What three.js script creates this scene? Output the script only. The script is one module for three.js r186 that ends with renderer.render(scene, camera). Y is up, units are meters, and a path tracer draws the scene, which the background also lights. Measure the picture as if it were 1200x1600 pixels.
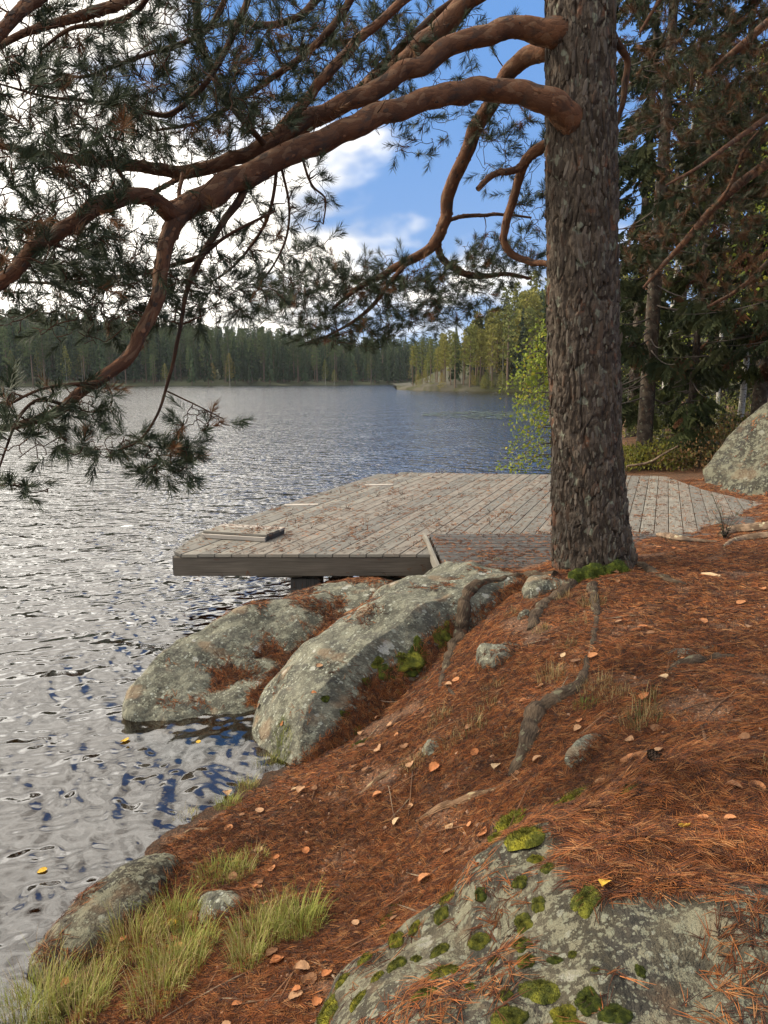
import * as THREE from 'three';
import { mergeVertices } from 'three/addons/utils/BufferGeometryUtils.js';

// ---------------------------------------------------------------- camera, sky, sun, exposure
const scene = new THREE.Scene();
const camera = new THREE.PerspectiveCamera(69, 768 / 1024, 0.05, 3000);
camera.position.set(0, 2.35, 0);
camera.rotation.set(-10.08 * Math.PI / 180, 0, 0);

const renderer = new THREE.WebGLRenderer({ antialias: true });
renderer.toneMapping = THREE.LinearToneMapping;
renderer.toneMappingExposure = 1.0;
renderer.shadowMap.enabled = true;
scene.environmentIntensity = 1;

const SUN_DIR = new THREE.Vector3(-0.78, 0.60, -0.22).normalize();
const sun = new THREE.DirectionalLight(new THREE.Color(1.0, 0.87, 0.68), 4.6);
sun.position.copy(SUN_DIR).multiplyScalar(60);
sun.castShadow = true;
sun.shadow.radius = 4;
sun.shadow.mapSize.set(4096, 4096);
Object.assign(sun.shadow.camera, { left: -30, right: 30, top: 30, bottom: -30, near: 1, far: 200 });
scene.add(sun, sun.target);

// ---------------------------------------------------------------- random numbers and noise
function rng(seed) {
  let a = seed >>> 0;
  return () => { a = (a + 0x6D2B79F5) | 0; let t = Math.imul(a ^ (a >>> 15), 1 | a); t = (t + Math.imul(t ^ (t >>> 7), 61 | t)) ^ t; return ((t ^ (t >>> 14)) >>> 0) / 4294967296; };
}
const PERM = new Uint8Array(1024);
{ const r = rng(77), p = [...Array(256).keys()]; for (let i = 255; i > 0; i--) { const j = Math.floor(r() * (i + 1)); [p[i], p[j]] = [p[j], p[i]]; } for (let i = 0; i < 1024; i++) PERM[i] = p[i & 255]; }
const GX = new Float32Array(256), GY = new Float32Array(256), GZ = new Float32Array(256);
{ const r = rng(78); for (let i = 0; i < 256; i++) { const z = r() * 2 - 1, a = r() * 6.2832, s = Math.sqrt(1 - z * z); GX[i] = s * Math.cos(a); GY[i] = s * Math.sin(a); GZ[i] = z; } }
const fade = t => t * t * t * (t * (t * 6 - 15) + 10), mix = (a, b, t) => a + (b - a) * t;
const clamp = (x, a = 0, b = 1) => x < a ? a : x > b ? b : x;
const sstep = (a, b, x) => { const t = clamp((x - a) / (b - a)); return t * t * (3 - 2 * t); };
function noise3(x, y, z) {
  const X = Math.floor(x), Y = Math.floor(y), Z = Math.floor(z), fx = x - X, fy = y - Y, fz = z - Z, u = fade(fx), v = fade(fy), w = fade(fz);
  const h = (i, j, k) => { const g = PERM[PERM[PERM[(X + i) & 255] + ((Y + j) & 255)] + ((Z + k) & 255)]; return GX[g] * (fx - i) + GY[g] * (fy - j) + GZ[g] * (fz - k); };
  return mix(mix(mix(h(0, 0, 0), h(1, 0, 0), u), mix(h(0, 1, 0), h(1, 1, 0), u), v), mix(mix(h(0, 0, 1), h(1, 0, 1), u), mix(h(0, 1, 1), h(1, 1, 1), u), v), w) * 1.6;
}
function fbm3(x, y, z, o = 4, g = 0.5) { let a = 1, s = 0, n = 0; for (let i = 0; i < o; i++) { s += a * noise3(x, y, z); n += a; a *= g; x = x * 2.03 + 7.1; y = y * 2.03 + 3.3; z = z * 2.03 + 1.7; } return s / n; }
// noise that repeats after `per` cells
function noise2(x, y, per, seed = 0) {
  const X = Math.floor(x), Y = Math.floor(y), fx = x - X, fy = y - Y, u = fade(fx), v = fade(fy), m = a => ((a % per) + per) % per;
  const x0 = m(X), x1 = m(X + 1), y0 = m(Y), y1 = m(Y + 1);
  const h = (i, j, a, b) => { const g = PERM[PERM[(i + seed * 31) & 255] + ((j + seed * 17) & 255)]; return GX[g] * a + GY[g] * b; };
  return mix(mix(h(x0, y0, fx, fy), h(x1, y0, fx - 1, fy), u), mix(h(x0, y1, fx, fy - 1), h(x1, y1, fx - 1, fy - 1), u), v) * 1.7;
}
function fbm2(u, v, per, o = 4, seed = 0, g = 0.5) { let a = 1, s = 0, n = 0; for (let i = 0; i < o; i++) { s += a * noise2(u * per, v * per, per, seed + i * 3); n += a; a *= g; per *= 2; } return s / n; }
// cells: [nearest, second nearest, id]; repeats after (px, py) cells
function worley(x, y, px, py, seed = 0) {
  const X = Math.floor(x), Y = Math.floor(y); let a = 9, b = 9, id = 0;
  for (let j = -1; j <= 1; j++) for (let i = -1; i <= 1; i++) {
    const cx = (((X + i) % px) + px) % px, cy = (((Y + j) % py) + py) % py;
    const h = PERM[PERM[(cx + seed) & 255] + ((cy * 7 + seed * 3) & 255)], h2 = PERM[h + 91 & 255];
    const dx = X + i + h / 255 - x, dy = Y + j + h2 / 255 - y, d = Math.sqrt(dx * dx + dy * dy);
    if (d < a) { b = a; a = d; id = h; } else if (d < b) b = d;
  }
  return [a, b, id];
}
const toS = c => c <= 0.0031308 ? 12.92 * c : 1.055 * Math.pow(c, 1 / 2.4) - 0.055;
const S8 = new Uint8Array(4097); for (let i = 0; i < 4097; i++) S8[i] = Math.round(255 * toS(i / 4096));
function colorTex(w, h, fn) {           // fn(u, v) -> linear r, g, b
  const d = new Uint8Array(w * h * 4);
  for (let y = 0; y < h; y++) for (let x = 0; x < w; x++) { const c = fn(x / w, y / h), k = (y * w + x) * 4; for (let i = 0; i < 3; i++) d[k + i] = S8[Math.round(clamp(c[i]) * 4096)]; d[k + 3] = 255; }
  const t = new THREE.DataTexture(d, w, h); t.colorSpace = THREE.SRGBColorSpace; return finish(t);
}
function greyTex(w, h, fn) {
  const d = new Uint8Array(w * h * 4);
  for (let y = 0; y < h; y++) for (let x = 0; x < w; x++) { const c = Math.round(255 * clamp(fn(x / w, y / h))), k = (y * w + x) * 4; d[k] = d[k + 1] = d[k + 2] = c; d[k + 3] = 255; }
  return finish(new THREE.DataTexture(d, w, h));
}
function finish(t) { t.wrapS = t.wrapT = THREE.RepeatWrapping; t.magFilter = THREE.LinearFilter; t.minFilter = THREE.LinearMipmapLinearFilter; t.generateMipmaps = true; t.needsUpdate = true; return t; }
const rep = (t, u, v = u) => { const c = t.clone(); c.repeat.set(u, v); c.needsUpdate = true; return c; };
const lerp3 = (a, b, t) => [mix(a[0], b[0], t), mix(a[1], b[1], t), mix(a[2], b[2], t)];

// ---------------------------------------------------------------- sky: blue with broken cumulus, whiter towards the horizon
{
  const W = 2560, Hh = 1280, d = new Float32Array(W * Hh * 4);
  for (let j = 0; j < Hh; j++) {
    const el = (j + 0.5) / Hh * Math.PI - Math.PI / 2, y = Math.sin(el), ce = Math.cos(el);
    for (let i = 0; i < W; i++) {
      const az = ((i + 0.5) / W - 0.5) * 2 * Math.PI, x = ce * Math.cos(az), z = ce * Math.sin(az), k = (j * W + i) * 4;
      let c;
      if (y < -0.03) c = [0.16, 0.17, 0.17];
      else {
        const yy = Math.max(y, 0), q = 1 / (yy + 0.22), cx = x * q, cz = z * q;
        const t = Math.pow(1 - yy, 5);
        c = lerp3([0.15, 0.36, 0.80], [0.46, 0.63, 0.88], t);
        const warp = fbm3(x * 3 + 4, y * 5, z * 3 + 2.5, 3) * 0.22;
        let n = 1.25 * fbm3(x * 2.3 + warp + 27.7, y * 4.6 + warp, z * 2.3 - warp + 5.5, 7, 0.56);
        // the weather: thicker towards -x (where the sun stands behind cloud) and low down
        const cover = 0.02 + 0.65 * sstep(0.43, 0.6, yy) - 0.62 * x / Math.max(ce, 0.1) + 0.52 * Math.pow(1 - yy, 7);
        const a = sstep(0.02, 0.36, n + cover * 0.9);
        const thick = sstep(0.1, 0.9, n + cover);
        const lit = 3.1 + 1.3 * fbm3(cx * 2.3, cz * 2.3, 9.1, 4) - 1.2 * thick * sstep(0.0, 0.6, fbm3(cx * 1.3 + 3, cz * 1.3, 1.2, 3) + 0.25);
        const s = Math.max(0, x * SUN_DIR.x + y * SUN_DIR.y + z * SUN_DIR.z);
        const b = lit * (1 + 0.4 * s * s * s) * (0.45 + 0.55 * sstep(0.15, 0.85, n + cover * 0.9)) * (0.95 + 0.5 * fbm3(x * 7 + 2, y * 13, z * 7, 5, 0.6));
        c = lerp3(c, [b * 1.05, b, b * 0.91], a);
      }
      d[k] = c[0]; d[k + 1] = c[1]; d[k + 2] = c[2]; d[k + 3] = 1;
    }
  }
  const t = new THREE.DataTexture(d, W, Hh, THREE.RGBAFormat, THREE.FloatType);
  t.mapping = THREE.EquirectangularReflectionMapping; t.magFilter = THREE.LinearFilter; t.minFilter = THREE.LinearFilter; t.needsUpdate = true;
  scene.background = t; scene.environment = t;
}
scene.fog = new THREE.FogExp2(0xdfe6ee, 0.00008);

// ---------------------------------------------------------------- naming helpers
const taken = new Map();
function numbered(n) { const k = taken.get(n) || 0; taken.set(n, k + 1); return k ? n + '_' + String(k).padStart(3, '0') : n; }
function tag(o, label, category, group, kind) { if (label) o.userData.label = label; if (category) o.userData.category = category; if (group) o.userData.group = group; if (kind) o.userData.kind = kind; return o; }
function top(o, name, label, category, group, kind) { o.name = numbered(name); tag(o, label, category, group, kind); scene.add(o); return o; }
function thing(name, label, category, pos = [0, 0, 0], group) { const g = new THREE.Group(); g.position.set(...pos); return top(g, name, label, category, group); }
function mesh(geo, m) { const o = new THREE.Mesh(geo, m); o.castShadow = o.receiveShadow = true; return o; }
function part(parent, name, geo, m, pos) { const o = mesh(geo, m); o.name = name; if (pos) o.position.set(...pos); parent.add(o); return o; }
function std(o) { return new THREE.MeshPhysicalMaterial(Object.assign({ roughness: 0.9, metalness: 0, specularIntensity: 0.4 }, o)); }
const lin = (r, g, b) => new THREE.Color().setRGB(r, g, b);
const V = (a, b, c) => new THREE.Vector3(a, b, c);

// ---------------------------------------------------------------- mesh collectors
class Geo {
  constructor() { this.p = []; this.n = []; this.u = []; this.i = []; this.c = null; }
  get count() { return this.p.length / 3; }
  quad(a, b, c, d) { const k = this.count; for (const q of [a, b, c, d]) { this.p.push(q[0], q[1], q[2]); this.u.push(0, 0); } this.i.push(k, k + 1, k + 2, k, k + 2, k + 3); }
  tri(a, b, c) { const k = this.count; for (const q of [a, b, c]) { this.p.push(q[0], q[1], q[2]); this.u.push(0, 0); } this.i.push(k, k + 1, k + 2); }
  // a tube along points [x,y,z,r]; bumps = function(point index share, angle) -> radius factor
  tube(path, sides = 6, us = 1, vs = 1, bump = null, cap = true) {
    const n = path.length, pts = path.map(q => V(q[0], q[1], q[2])); let up = null, len = 0; const k0 = this.count;
    for (let i = 0; i < n; i++) {
      const t = pts[Math.min(i + 1, n - 1)].clone().sub(pts[Math.max(i - 1, 0)]).normalize();
      if (!up) { up = Math.abs(t.y) < 0.9 ? V(0, 1, 0) : V(1, 0, 0); }
      const s = V().crossVectors(t, up).normalize(); up = V().crossVectors(s, t).normalize();
      if (i) len += pts[i].distanceTo(pts[i - 1]);
      for (let j = 0; j <= sides; j++) {
        const a = j / sides * Math.PI * 2, cx = Math.cos(a), sx = Math.sin(a), r = path[i][3] * (bump ? bump(len, j % sides / sides, i / (n - 1)) : 1);
        const d = s.clone().multiplyScalar(cx).addScaledVector(up, sx);
        this.p.push(pts[i].x + d.x * r, pts[i].y + d.y * r, pts[i].z + d.z * r); this.n.push(d.x, d.y, d.z); this.u.push(j / sides * us, len * vs);
      }
    }
    const m = sides + 1;
    for (let i = 0; i < n - 1; i++) for (let j = 0; j < sides; j++) { const a = k0 + i * m + j; this.i.push(a, a + m, a + 1, a + 1, a + m, a + m + 1); }
    if (cap) for (const [e, dir] of [[0, -1], [n - 1, 1]]) {
      const t = pts[Math.min(e + 1, n - 1)].clone().sub(pts[Math.max(e - 1, 0)]).normalize().multiplyScalar(dir), c = this.count, q = pts[e].clone().addScaledVector(t, path[e][3] * 0.35);
      this.p.push(q.x, q.y, q.z); this.n.push(t.x, t.y, t.z); this.u.push(0.5 * us, len * vs);
      for (let j = 0; j < sides; j++) { const a = k0 + e * m + j; dir > 0 ? this.i.push(c, a, a + 1) : this.i.push(c, a + 1, a); }
    }
    return this;
  }
  build(normals = false) {
    const g = new THREE.BufferGeometry();
    g.setAttribute('position', new THREE.Float32BufferAttribute(this.p, 3)); g.setAttribute('uv', new THREE.Float32BufferAttribute(this.u, 2));
    if (this.c) g.setAttribute('color', new THREE.Float32BufferAttribute(this.c, 3));
    g.setIndex(this.i);
    if (normals || this.n.length !== this.p.length) g.computeVertexNormals(); else g.setAttribute('normal', new THREE.Float32BufferAttribute(this.n, 3));
    return g;
  }
}
// smooth path through points [x,y,z,r]
function smoothPath(pts, step) {
  const c = new THREE.CatmullRomCurve3(pts.map(q => V(q[0], q[1], q[2])), false, 'centripetal');
  const n = Math.max(3, Math.ceil(c.getLength() / step)), out = [];
  for (let i = 0; i <= n; i++) { const t = i / n, p = c.getPoint(t), f = t * (pts.length - 1), k = Math.min(Math.floor(f), pts.length - 2); out.push([p.x, p.y, p.z, mix(pts[k][3], pts[k + 1][3], f - k)]); }
  return out;
}
// box with chamfered long edges: length along x, uv in metres along the length
function boardGeo(L, h, w, ch = 0.003) {
  const s = new THREE.Shape(); const a = w / 2, b = h / 2;
  s.moveTo(-a + ch, -b); s.lineTo(a - ch, -b); s.lineTo(a, -b + ch); s.lineTo(a, b - ch); s.lineTo(a - ch, b); s.lineTo(-a + ch, b); s.lineTo(-a, b - ch); s.lineTo(-a, -b + ch); s.closePath();
  const g = new THREE.ExtrudeGeometry(s, { depth: L, bevelEnabled: false }); g.rotateY(Math.PI / 2);
  const p = g.attributes.position, u = g.attributes.uv, n = g.attributes.normal;
  for (let i = 0; i < p.count; i++) u.setXY(i, p.getX(i), Math.abs(n.getY(i)) > 0.6 ? p.getZ(i) : p.getY(i) + 0.3);
  return g;
}

// ---------------------------------------------------------------- the shore: heights
const SHORE = [[-1.0, 1.5], [-1.15, -1.2], [-1.25, -2.1], [-1.27, -2.55], [-1.24, -2.95], [-1.19, -3.3], [-1.14, -3.55], [-0.80, -4.1], [-0.35, -4.7], [0.0, -6], [0.8, -7.4], [1.8, -9], [2.9, -12], [3.5, -14.5], [4.4, -18], [6.9, -26], [11, -40], [24, -66], [60, -95], [200, -110]];
function shoreDist(x, z) {              // positive on land (towards +x)
  let best = 1e9, side = 1;
  for (let i = 0; i < SHORE.length - 1; i++) {
    const [ax, az] = SHORE[i], [bx, bz] = SHORE[i + 1], dx = bx - ax, dz = bz - az;
    const t = clamp(((x - ax) * dx + (z - az) * dz) / (dx * dx + dz * dz)), ex = x - ax - t * dx, ez = z - az - t * dz, d = ex * ex + ez * ez;
    if (d < best) { best = d; side = dx * (z - az) - dz * (x - ax) > 0 ? 1 : -1; }
  }
  return side * Math.sqrt(best);
}
const CTRL = [
  ...SHORE.slice(1, 11).map(([x, z]) => [x, 0.0, z]),
  [-0.439,0.09,-3.927], [0,0.24,-3.209], [-0.329,0.17,-2.857], [-0.753,0.08,-2.893], [-0.571,0.2,-2.316], [-0.146,0.2,-3.943], [0.323,0.42,-3.475], [0.362,0.42,-4.416],
  [0.545,0.55,-3.706], [0.699,0.6,-4.853], [0.968,0.76,-4.297], [0.802,0.62,-6.461], [1.601,0.86,-5.471], [2.316,0.8,-6.569], [3.522,0.84,-6.789], [1.835,0.88,-4.077], [1.62,0.98,-3.002],
  [1.011,0.84,-2.719], [1.213,1.02,-2.195], [0.69,0.66,-2.836], [0.049,0.3,-2.542], [0.478,0.5,-2.814], [-0.172,0.3,-2.181],
  [0.3, 0.85, -0.6], [1.2, 0.95, -0.4], [2.2, 1.0, -1.5], [-0.4, 0.5, -0.8], [0, 0.95, 1.2], [3.5, 1.1, -3.5], [4.2, 1.0, -6.5], [0.6, 0.3, -7.4], [1.8, 0.55, -7.6], [3.4, 0.62, -8.4],
  [-1.8, -0.22, -2.2], [-1.8, -0.22, -3.2], [-1.6, -0.2, -4.0], [-2.6, -0.6, -3.0], [-2.4, -0.6, -5.2], [-1.0, -0.35, -6.2], [-0.2, -0.35, -7.4], [0.6, -0.3, -9], [-2, -0.6, 0.5], [4.8, 0.6, -10], [3.2, 0.2, -10.5],
];
// thin-plate surface through the control points
const tps = (() => {
  const n = CTRL.length, N = n + 3, A = [], U = r2 => r2 < 1e-9 ? 0 : r2 * Math.log(r2);
  for (let i = 0; i < N; i++) A.push(new Float64Array(N + 1));
  for (let i = 0; i < n; i++) { for (let j = 0; j < n; j++) A[i][j] = U((CTRL[i][0] - CTRL[j][0]) ** 2 + (CTRL[i][2] - CTRL[j][2]) ** 2) + (i === j ? 0.15 : 0); A[i][n] = A[n][i] = 1; A[i][n + 1] = A[n + 1][i] = CTRL[i][0]; A[i][n + 2] = A[n + 2][i] = CTRL[i][2]; A[i][N] = CTRL[i][1]; }
  for (let c = 0; c < N; c++) { let p = c; for (let r = c; r < N; r++) if (Math.abs(A[r][c]) > Math.abs(A[p][c])) p = r; [A[c], A[p]] = [A[p], A[c]]; for (let r = 0; r < N; r++) if (r !== c) { const f = A[r][c] / A[c][c]; if (f) for (let k = c; k <= N; k++) A[r][k] -= f * A[c][k]; } }
  const w = A.map((r, i) => r[N] / r[i]);
  return (x, z) => { let s = w[n] + w[n + 1] * x + w[n + 2] * z; for (let i = 0; i < n; i++) s += w[i] * U((x - CTRL[i][0]) ** 2 + (z - CTRL[i][2]) ** 2); return s; };
})();
function groundH(x, z) {
  const sd = shoreDist(x, z);
  const far = sd > 0 ? 0.72 * (1 - Math.exp(-sd * 0.9)) + 0.05 * Math.max(0, sd - 3) : -1.4 * (1 - Math.exp(sd * 0.35));
  const bx = Math.max(-2.2 - x, x - 4.6, 0), bz = Math.max(z - 1, -10.5 - z, 0), w = sstep(2.2, 0, Math.hypot(bx, bz));
  let h = w > 0 ? mix(far, clamp(tps(x, z), -1.4, 1.3), w) : far;
  h += 0.035 * fbm3(x * 1.6, 3.1, z * 1.6, 3) + (Math.hypot(x, z) < 14 ? 0.016 * fbm3(x * 7, 1.3, z * 7, 3) : 0);
  const dr = Math.hypot(x, z + 20); if (dr > 25) h += 0.5 * fbm3(x * 0.08, 0.3, z * 0.08, 3) * sstep(25, 45, dr) * (sd > 0 ? 1 : 0);
  return h;
}
// graded coordinates: fine where the photograph is close
function graded(list) { const out = []; for (const [a, b, s] of list) { const n = Math.max(1, Math.round(Math.abs(b - a) / s)); for (let i = 0; i < n; i++) out.push(a + (b - a) * i / n); } out.push(list[list.length - 1][1]); return out; }
function sheet(xs, zs, h, uvs) {
  const nx = xs.length, nz = zs.length, p = new Float32Array(nx * nz * 3), u = new Float32Array(nx * nz * 2), idx = [];
  for (let j = 0; j < nz; j++) for (let i = 0; i < nx; i++) { const k = j * nx + i; p[k * 3] = xs[i]; p[k * 3 + 1] = h(xs[i], zs[j]); p[k * 3 + 2] = zs[j]; u[k * 2] = xs[i] * uvs; u[k * 2 + 1] = zs[j] * uvs; }
  for (let j = 0; j < nz - 1; j++) for (let i = 0; i < nx - 1; i++) { const a = j * nx + i; idx.push(a, a + 1, a + nx, a + 1, a + nx + 1, a + nx); }
  const g = new THREE.BufferGeometry(); g.setAttribute('position', new THREE.BufferAttribute(p, 3)); g.setAttribute('uv', new THREE.BufferAttribute(u, 2)); g.setIndex(idx);
  return g;
}
// litter colours: needles, crumbs of bark, humus
const LITTER = [[0.20, 0.07, 0.026], [0.16, 0.055, 0.022], [0.24, 0.10, 0.04], [0.16, 0.06, 0.03], [0.10, 0.05, 0.03], [0.40, 0.20, 0.09], [0.20, 0.13, 0.085]];
const litterTex = (() => {
  const N = 1024, cv = document.createElement('canvas'); cv.width = cv.height = N; const c = cv.getContext('2d'), r = rng(5);
  const css = q => `rgb(${q.map(x => S8[Math.round(clamp(x) * 4096)]).join(',')})`;
  c.fillStyle = css([0.055, 0.030, 0.018]); c.fillRect(0, 0, N, N);
  for (let i = 0; i < 1800; i++) { const x = r() * N, y = r() * N, s = 2 + r() * 9; c.fillStyle = css(r() < 0.5 ? [0.06, 0.035, 0.022] : [0.15, 0.075, 0.04]); c.fillRect(x, y, s, s * (0.4 + r())); }
  c.lineCap = 'round';
  for (let i = 0; i < 15000; i++) {
    const x = r() * N, y = r() * N, a = r() * 6.283, l = 14 + r() * 20, q = LITTER[Math.floor(r() * LITTER.length)], f = 0.6 + r() * 0.6;
    c.strokeStyle = css(q.map(v => v * f)); c.lineWidth = 1 + r() * 0.9;
    for (const ox of [-N, 0, N]) for (const oy of [-N, 0, N]) { if (x + ox < -50 || x + ox > N + 50 || y + oy < -50 || y + oy > N + 50) continue; c.beginPath(); c.moveTo(x + ox, y + oy); c.lineTo(x + ox + Math.cos(a) * l, y + oy + Math.sin(a) * l); c.stroke(); }
  }
  const t = new THREE.CanvasTexture(cv); t.colorSpace = THREE.SRGBColorSpace; return finish(t);
})();
const litterBump = greyTex(512, 512, (u, v) => 0.5 + 0.35 * fbm2(u, v, 24, 4, 9) + 0.2 * fbm2(u, v, 6, 2, 4));
{
  const xs = graded([[-60, -6, 6], [-6, -2.2, 0.3], [-2.2, 3.6, 0.035], [3.6, 8, 0.1], [8, 40, 0.8], [40, 220, 12]]);
  const zs = graded([[14, 2, 1], [2, -1, 0.12], [-1, -9, 0.035], [-9, -18, 0.12], [-18, -60, 0.8], [-60, -125, 4]]);
  const g = sheet(xs, zs, groundH, 1 / 0.9);
  // wet dark mud and humus by the water, drier litter above: colour of the matter itself
  const p = g.attributes.position, col = new Float32Array(p.count * 3);
  for (let i = 0; i < p.count; i++) {
    const x = p.getX(i), y = p.getY(i), z = p.getZ(i), n = fbm3(x * 2.3, 0.7, z * 2.3, 4), m = sstep(-0.1, 0.35, n), far = sstep(12, 18, -z);
    let c = lerp3([1, 1, 1], [0.62, 0.72, 0.85], m * 0.8);
    if (y < 0.02) c = [0.34, 0.36, 0.36];
    else if (n + y * 4 < 0.1) c = [0.5, 0.5, 0.5];
    c = lerp3(c, [0.55, 0.62, 0.35], far * sstep(-0.15, 0.2, n));
    col.set(c, i * 3);
  }
  g.setAttribute('color', new THREE.BufferAttribute(col, 3)); g.computeVertexNormals();
  const m = std({ map: litterTex, bumpMap: rep(litterBump, 1.7), bumpScale: 0.012, vertexColors: true, roughness: 0.95 });
  top(mesh(g, m), 'ground', 'sloping shore of brown soil under fallen pine needles', 'ground', null, 'structure');
}
{
  const g = new THREE.PlaneGeometry(2600, 2600, 1, 1); g.rotateX(-Math.PI / 2);
  top(mesh(g, std({ color: lin(0.02, 0.018, 0.014) })), 'lake_bed', 'dark silty bottom of the lake', 'lake bed', null, 'structure').position.set(0, -1.6, -900);
}
// ---------------------------------------------------------------- water
const waveList = (() => { const r = rng(31), o = []; for (let i = 0; i < 46; i++) { const l = 0.085 * Math.pow(9, i / 45), a = 2.2 + (r() - 0.5) * 2.6; o.push({ k: 2 * Math.PI / l, c: Math.cos(a), s: Math.sin(a), l, ph: r() * 6.283, amp: 0.0009 * Math.pow(l / 0.3, 0.2) }); } return o; })();
function waveH(x, z) {
  const d = Math.hypot(x, z), wx = x + 0.25 * noise3(x * 0.9, 5, z * 0.9), wz = z + 0.25 * noise3(x * 0.9, 9, z * 0.9);
  const gust = 0.75 + 0.5 * noise3(x * 0.5, 2, z * 0.5); let h = 0;
  for (const w of waveList) { const lod = sstep(d * 0.022, d * 0.010, 0.05 / w.l * 1.0 + 0.0) ; h += w.amp * (1 - sstep(w.l * 38, w.l * 75, d)) * Math.sin(w.k * (wx * w.c + wz * w.s) + w.ph); }
  return h * gust * sstep(60, 25, d);
}
{
  const xs = graded([[-900, -120, 60], [-120, -22, 4], [-22, -9, 0.4], [-9, -4.5, 0.07], [-4.5, 0.6, 0.022], [0.6, 4, 0.1], [4, 30, 1.5], [30, 120, 10], [120, 900, 60]]);
  const zs = graded([[14, -0.6, 1], [-0.6, -6.2, 0.022], [-6.2, -12, 0.05], [-12, -26, 0.18], [-26, -80, 1.5], [-80, -300, 15], [-300, -1400, 80]]);
  const g = sheet(xs, zs, waveH, 1); g.computeVertexNormals();
  // fine ripples beyond what the mesh carries
  const N = 1024, hgt = new Float32Array(N * N), r = rng(8), ws = [];
  for (let i = 0; i < 110; i++) { const k = 10 + r() * 95, a = 1.9 + (r() - 0.5) * 2.6, kx = Math.round(k * Math.cos(a)), ky = Math.round(k * Math.sin(a)); ws.push([kx, ky, r() * 6.283, 1 / Math.pow(Math.hypot(kx, ky) + 1, 1.15)]); }
  for (let y = 0; y < N; y++) for (let x = 0; x < N; x++) { let s = 0; const wu = x / N + 0.012 * noise2(x / N * 6, y / N * 6, 6, 3), wv = y / N + 0.012 * noise2(x / N * 6, y / N * 6, 6, 5); for (const [a, b, ph, am] of ws) s += am * Math.sin(6.28318 * (a * wu + b * wv) + ph); hgt[y * N + x] = s * (0.8 + 0.5 * noise2(x / N * 4, y / N * 4, 4, 1)); }
  let ms = 0; for (let y = 0; y < N; y += 3) for (let x = 0; x < N; x += 3) ms += ((hgt[y * N + (x + 1) % N] - hgt[y * N + (x + N - 1) % N]) * 0.5) ** 2 + ((hgt[((y + 1) % N) * N + x] - hgt[((y + N - 1) % N) * N + x]) * 0.5) ** 2;
  const d = new Uint8Array(N * N * 4), K = 0.17 / Math.sqrt(ms / Math.ceil(N / 3) ** 2);
  for (let y = 0; y < N; y++) for (let x = 0; x < N; x++) { const k = y * N + x, dx = (hgt[y * N + (x + 1) % N] - hgt[y * N + (x + N - 1) % N]) * K * 0.5, dy = (hgt[((y + 1) % N) * N + x] - hgt[((y + N - 1) % N) * N + x]) * K * 0.5; const l = 1 / Math.hypot(dx, dy, 1); d[k * 4] = 127.5 - dx * l * 127.5; d[k * 4 + 1] = 127.5 - dy * l * 127.5; d[k * 4 + 2] = 127.5 + l * 127.5; d[k * 4 + 3] = 255; }
  const nt = finish(new THREE.DataTexture(d, N, N)); nt.repeat.set(1 / 9, 1 / 9);
  const bt = greyTex(512, 512, (u, v) => 0.5 + 0.4 * fbm2(u, v, 10, 4, 21)); bt.repeat.set(1 / 2.1, 1 / 1.4);
  const m = new THREE.MeshPhysicalMaterial({ color: lin(0.36, 0.27, 0.17), roughness: 0.06, ior: 1.75, transmission: 1, thickness: 0, normalMap: nt, normalScale: new THREE.Vector2(1, 1), bumpMap: bt, bumpScale: 0.005 });
  top(mesh(g, m), 'lake', 'rippled grey blue lake water reflecting the clouds', 'lake', null, 'structure');
}

// ---------------------------------------------------------------- granite boulders
function granite(N, o) {
  const r = rng(o.seed), sx = o.seed % 7;
  return colorTex(N, N, (u, v) => {
    const f = fbm2(u, v, 4, 5, sx), g = noise2(u * N / 5, v * N / 5, Math.round(N / 5), 2), h = noise2(u * N / 12, v * N / 12, Math.floor(N / 12), 6), st = fbm2(u, v, 7, 5, 40 + sx);
    let c = lerp3(o.base, o.base2, sstep(-0.25, 0.3, f));
    const sp = 1 + 0.42 * g + 0.34 * h; c = [c[0] * sp, c[1] * sp, c[2] * sp];
    c = lerp3(c, [0.05, 0.048, 0.044], o.dark * sstep(0.06, 0.2, st) * (0.7 + 0.3 * g));
    // crusts of lichen: pale discs with ragged rims, and fine grey-green flecks
    const wx = u + 0.006 * fbm2(u, v, 70, 3, 3), wy = v + 0.006 * fbm2(u, v, 70, 3, 8);
    for (const [cells, share, tone] of [[9, o.lichen * 0.12, [0.36, 0.36, 0.32]], [31, o.lichen * 0.25, [0.30, 0.31, 0.26]], [70, o.lichen * 0.4, [0.27, 0.28, 0.22]]]) {
      const w = worley(wx * cells, wy * cells, cells, cells, 11 + sx); const rad = w[2] < share * 255 ? 0.16 + (w[2] % 40) / 140 : 0;
      if (w[0] < rad) c = lerp3(c, tone.map(q => q * (0.85 + 0.25 * g)), sstep(rad, rad * 0.8, w[0] + 0.09 * h) * 0.9);
    }
    const l2 = fbm2(u, v, 11, 7, 70 + sx, 0.74); c = lerp3(c, [0.29, 0.285, 0.21].map(q => q * (0.8 + 0.35 * g)), o.fleck * 0.9 * sstep(0.05, 0.10, l2)); c = lerp3(c, [0.035, 0.034, 0.03], o.dark * 0.8 * sstep(0.12, 0.24, -l2 + 0.1 * h));
    const fl = fbm2(u, v, 34, 4, 60 + sx, 0.7); c = lerp3(c, [0.22, 0.23, 0.175], o.fleck * sstep(0.12, 0.3, fl));
    const rust = fbm2(u, v, 5, 4, 80 + sx); c = lerp3(c, [0.24, 0.15, 0.085], 0.35 * sstep(0.15, 0.4, rust));
    return c;
  });
}
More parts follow.
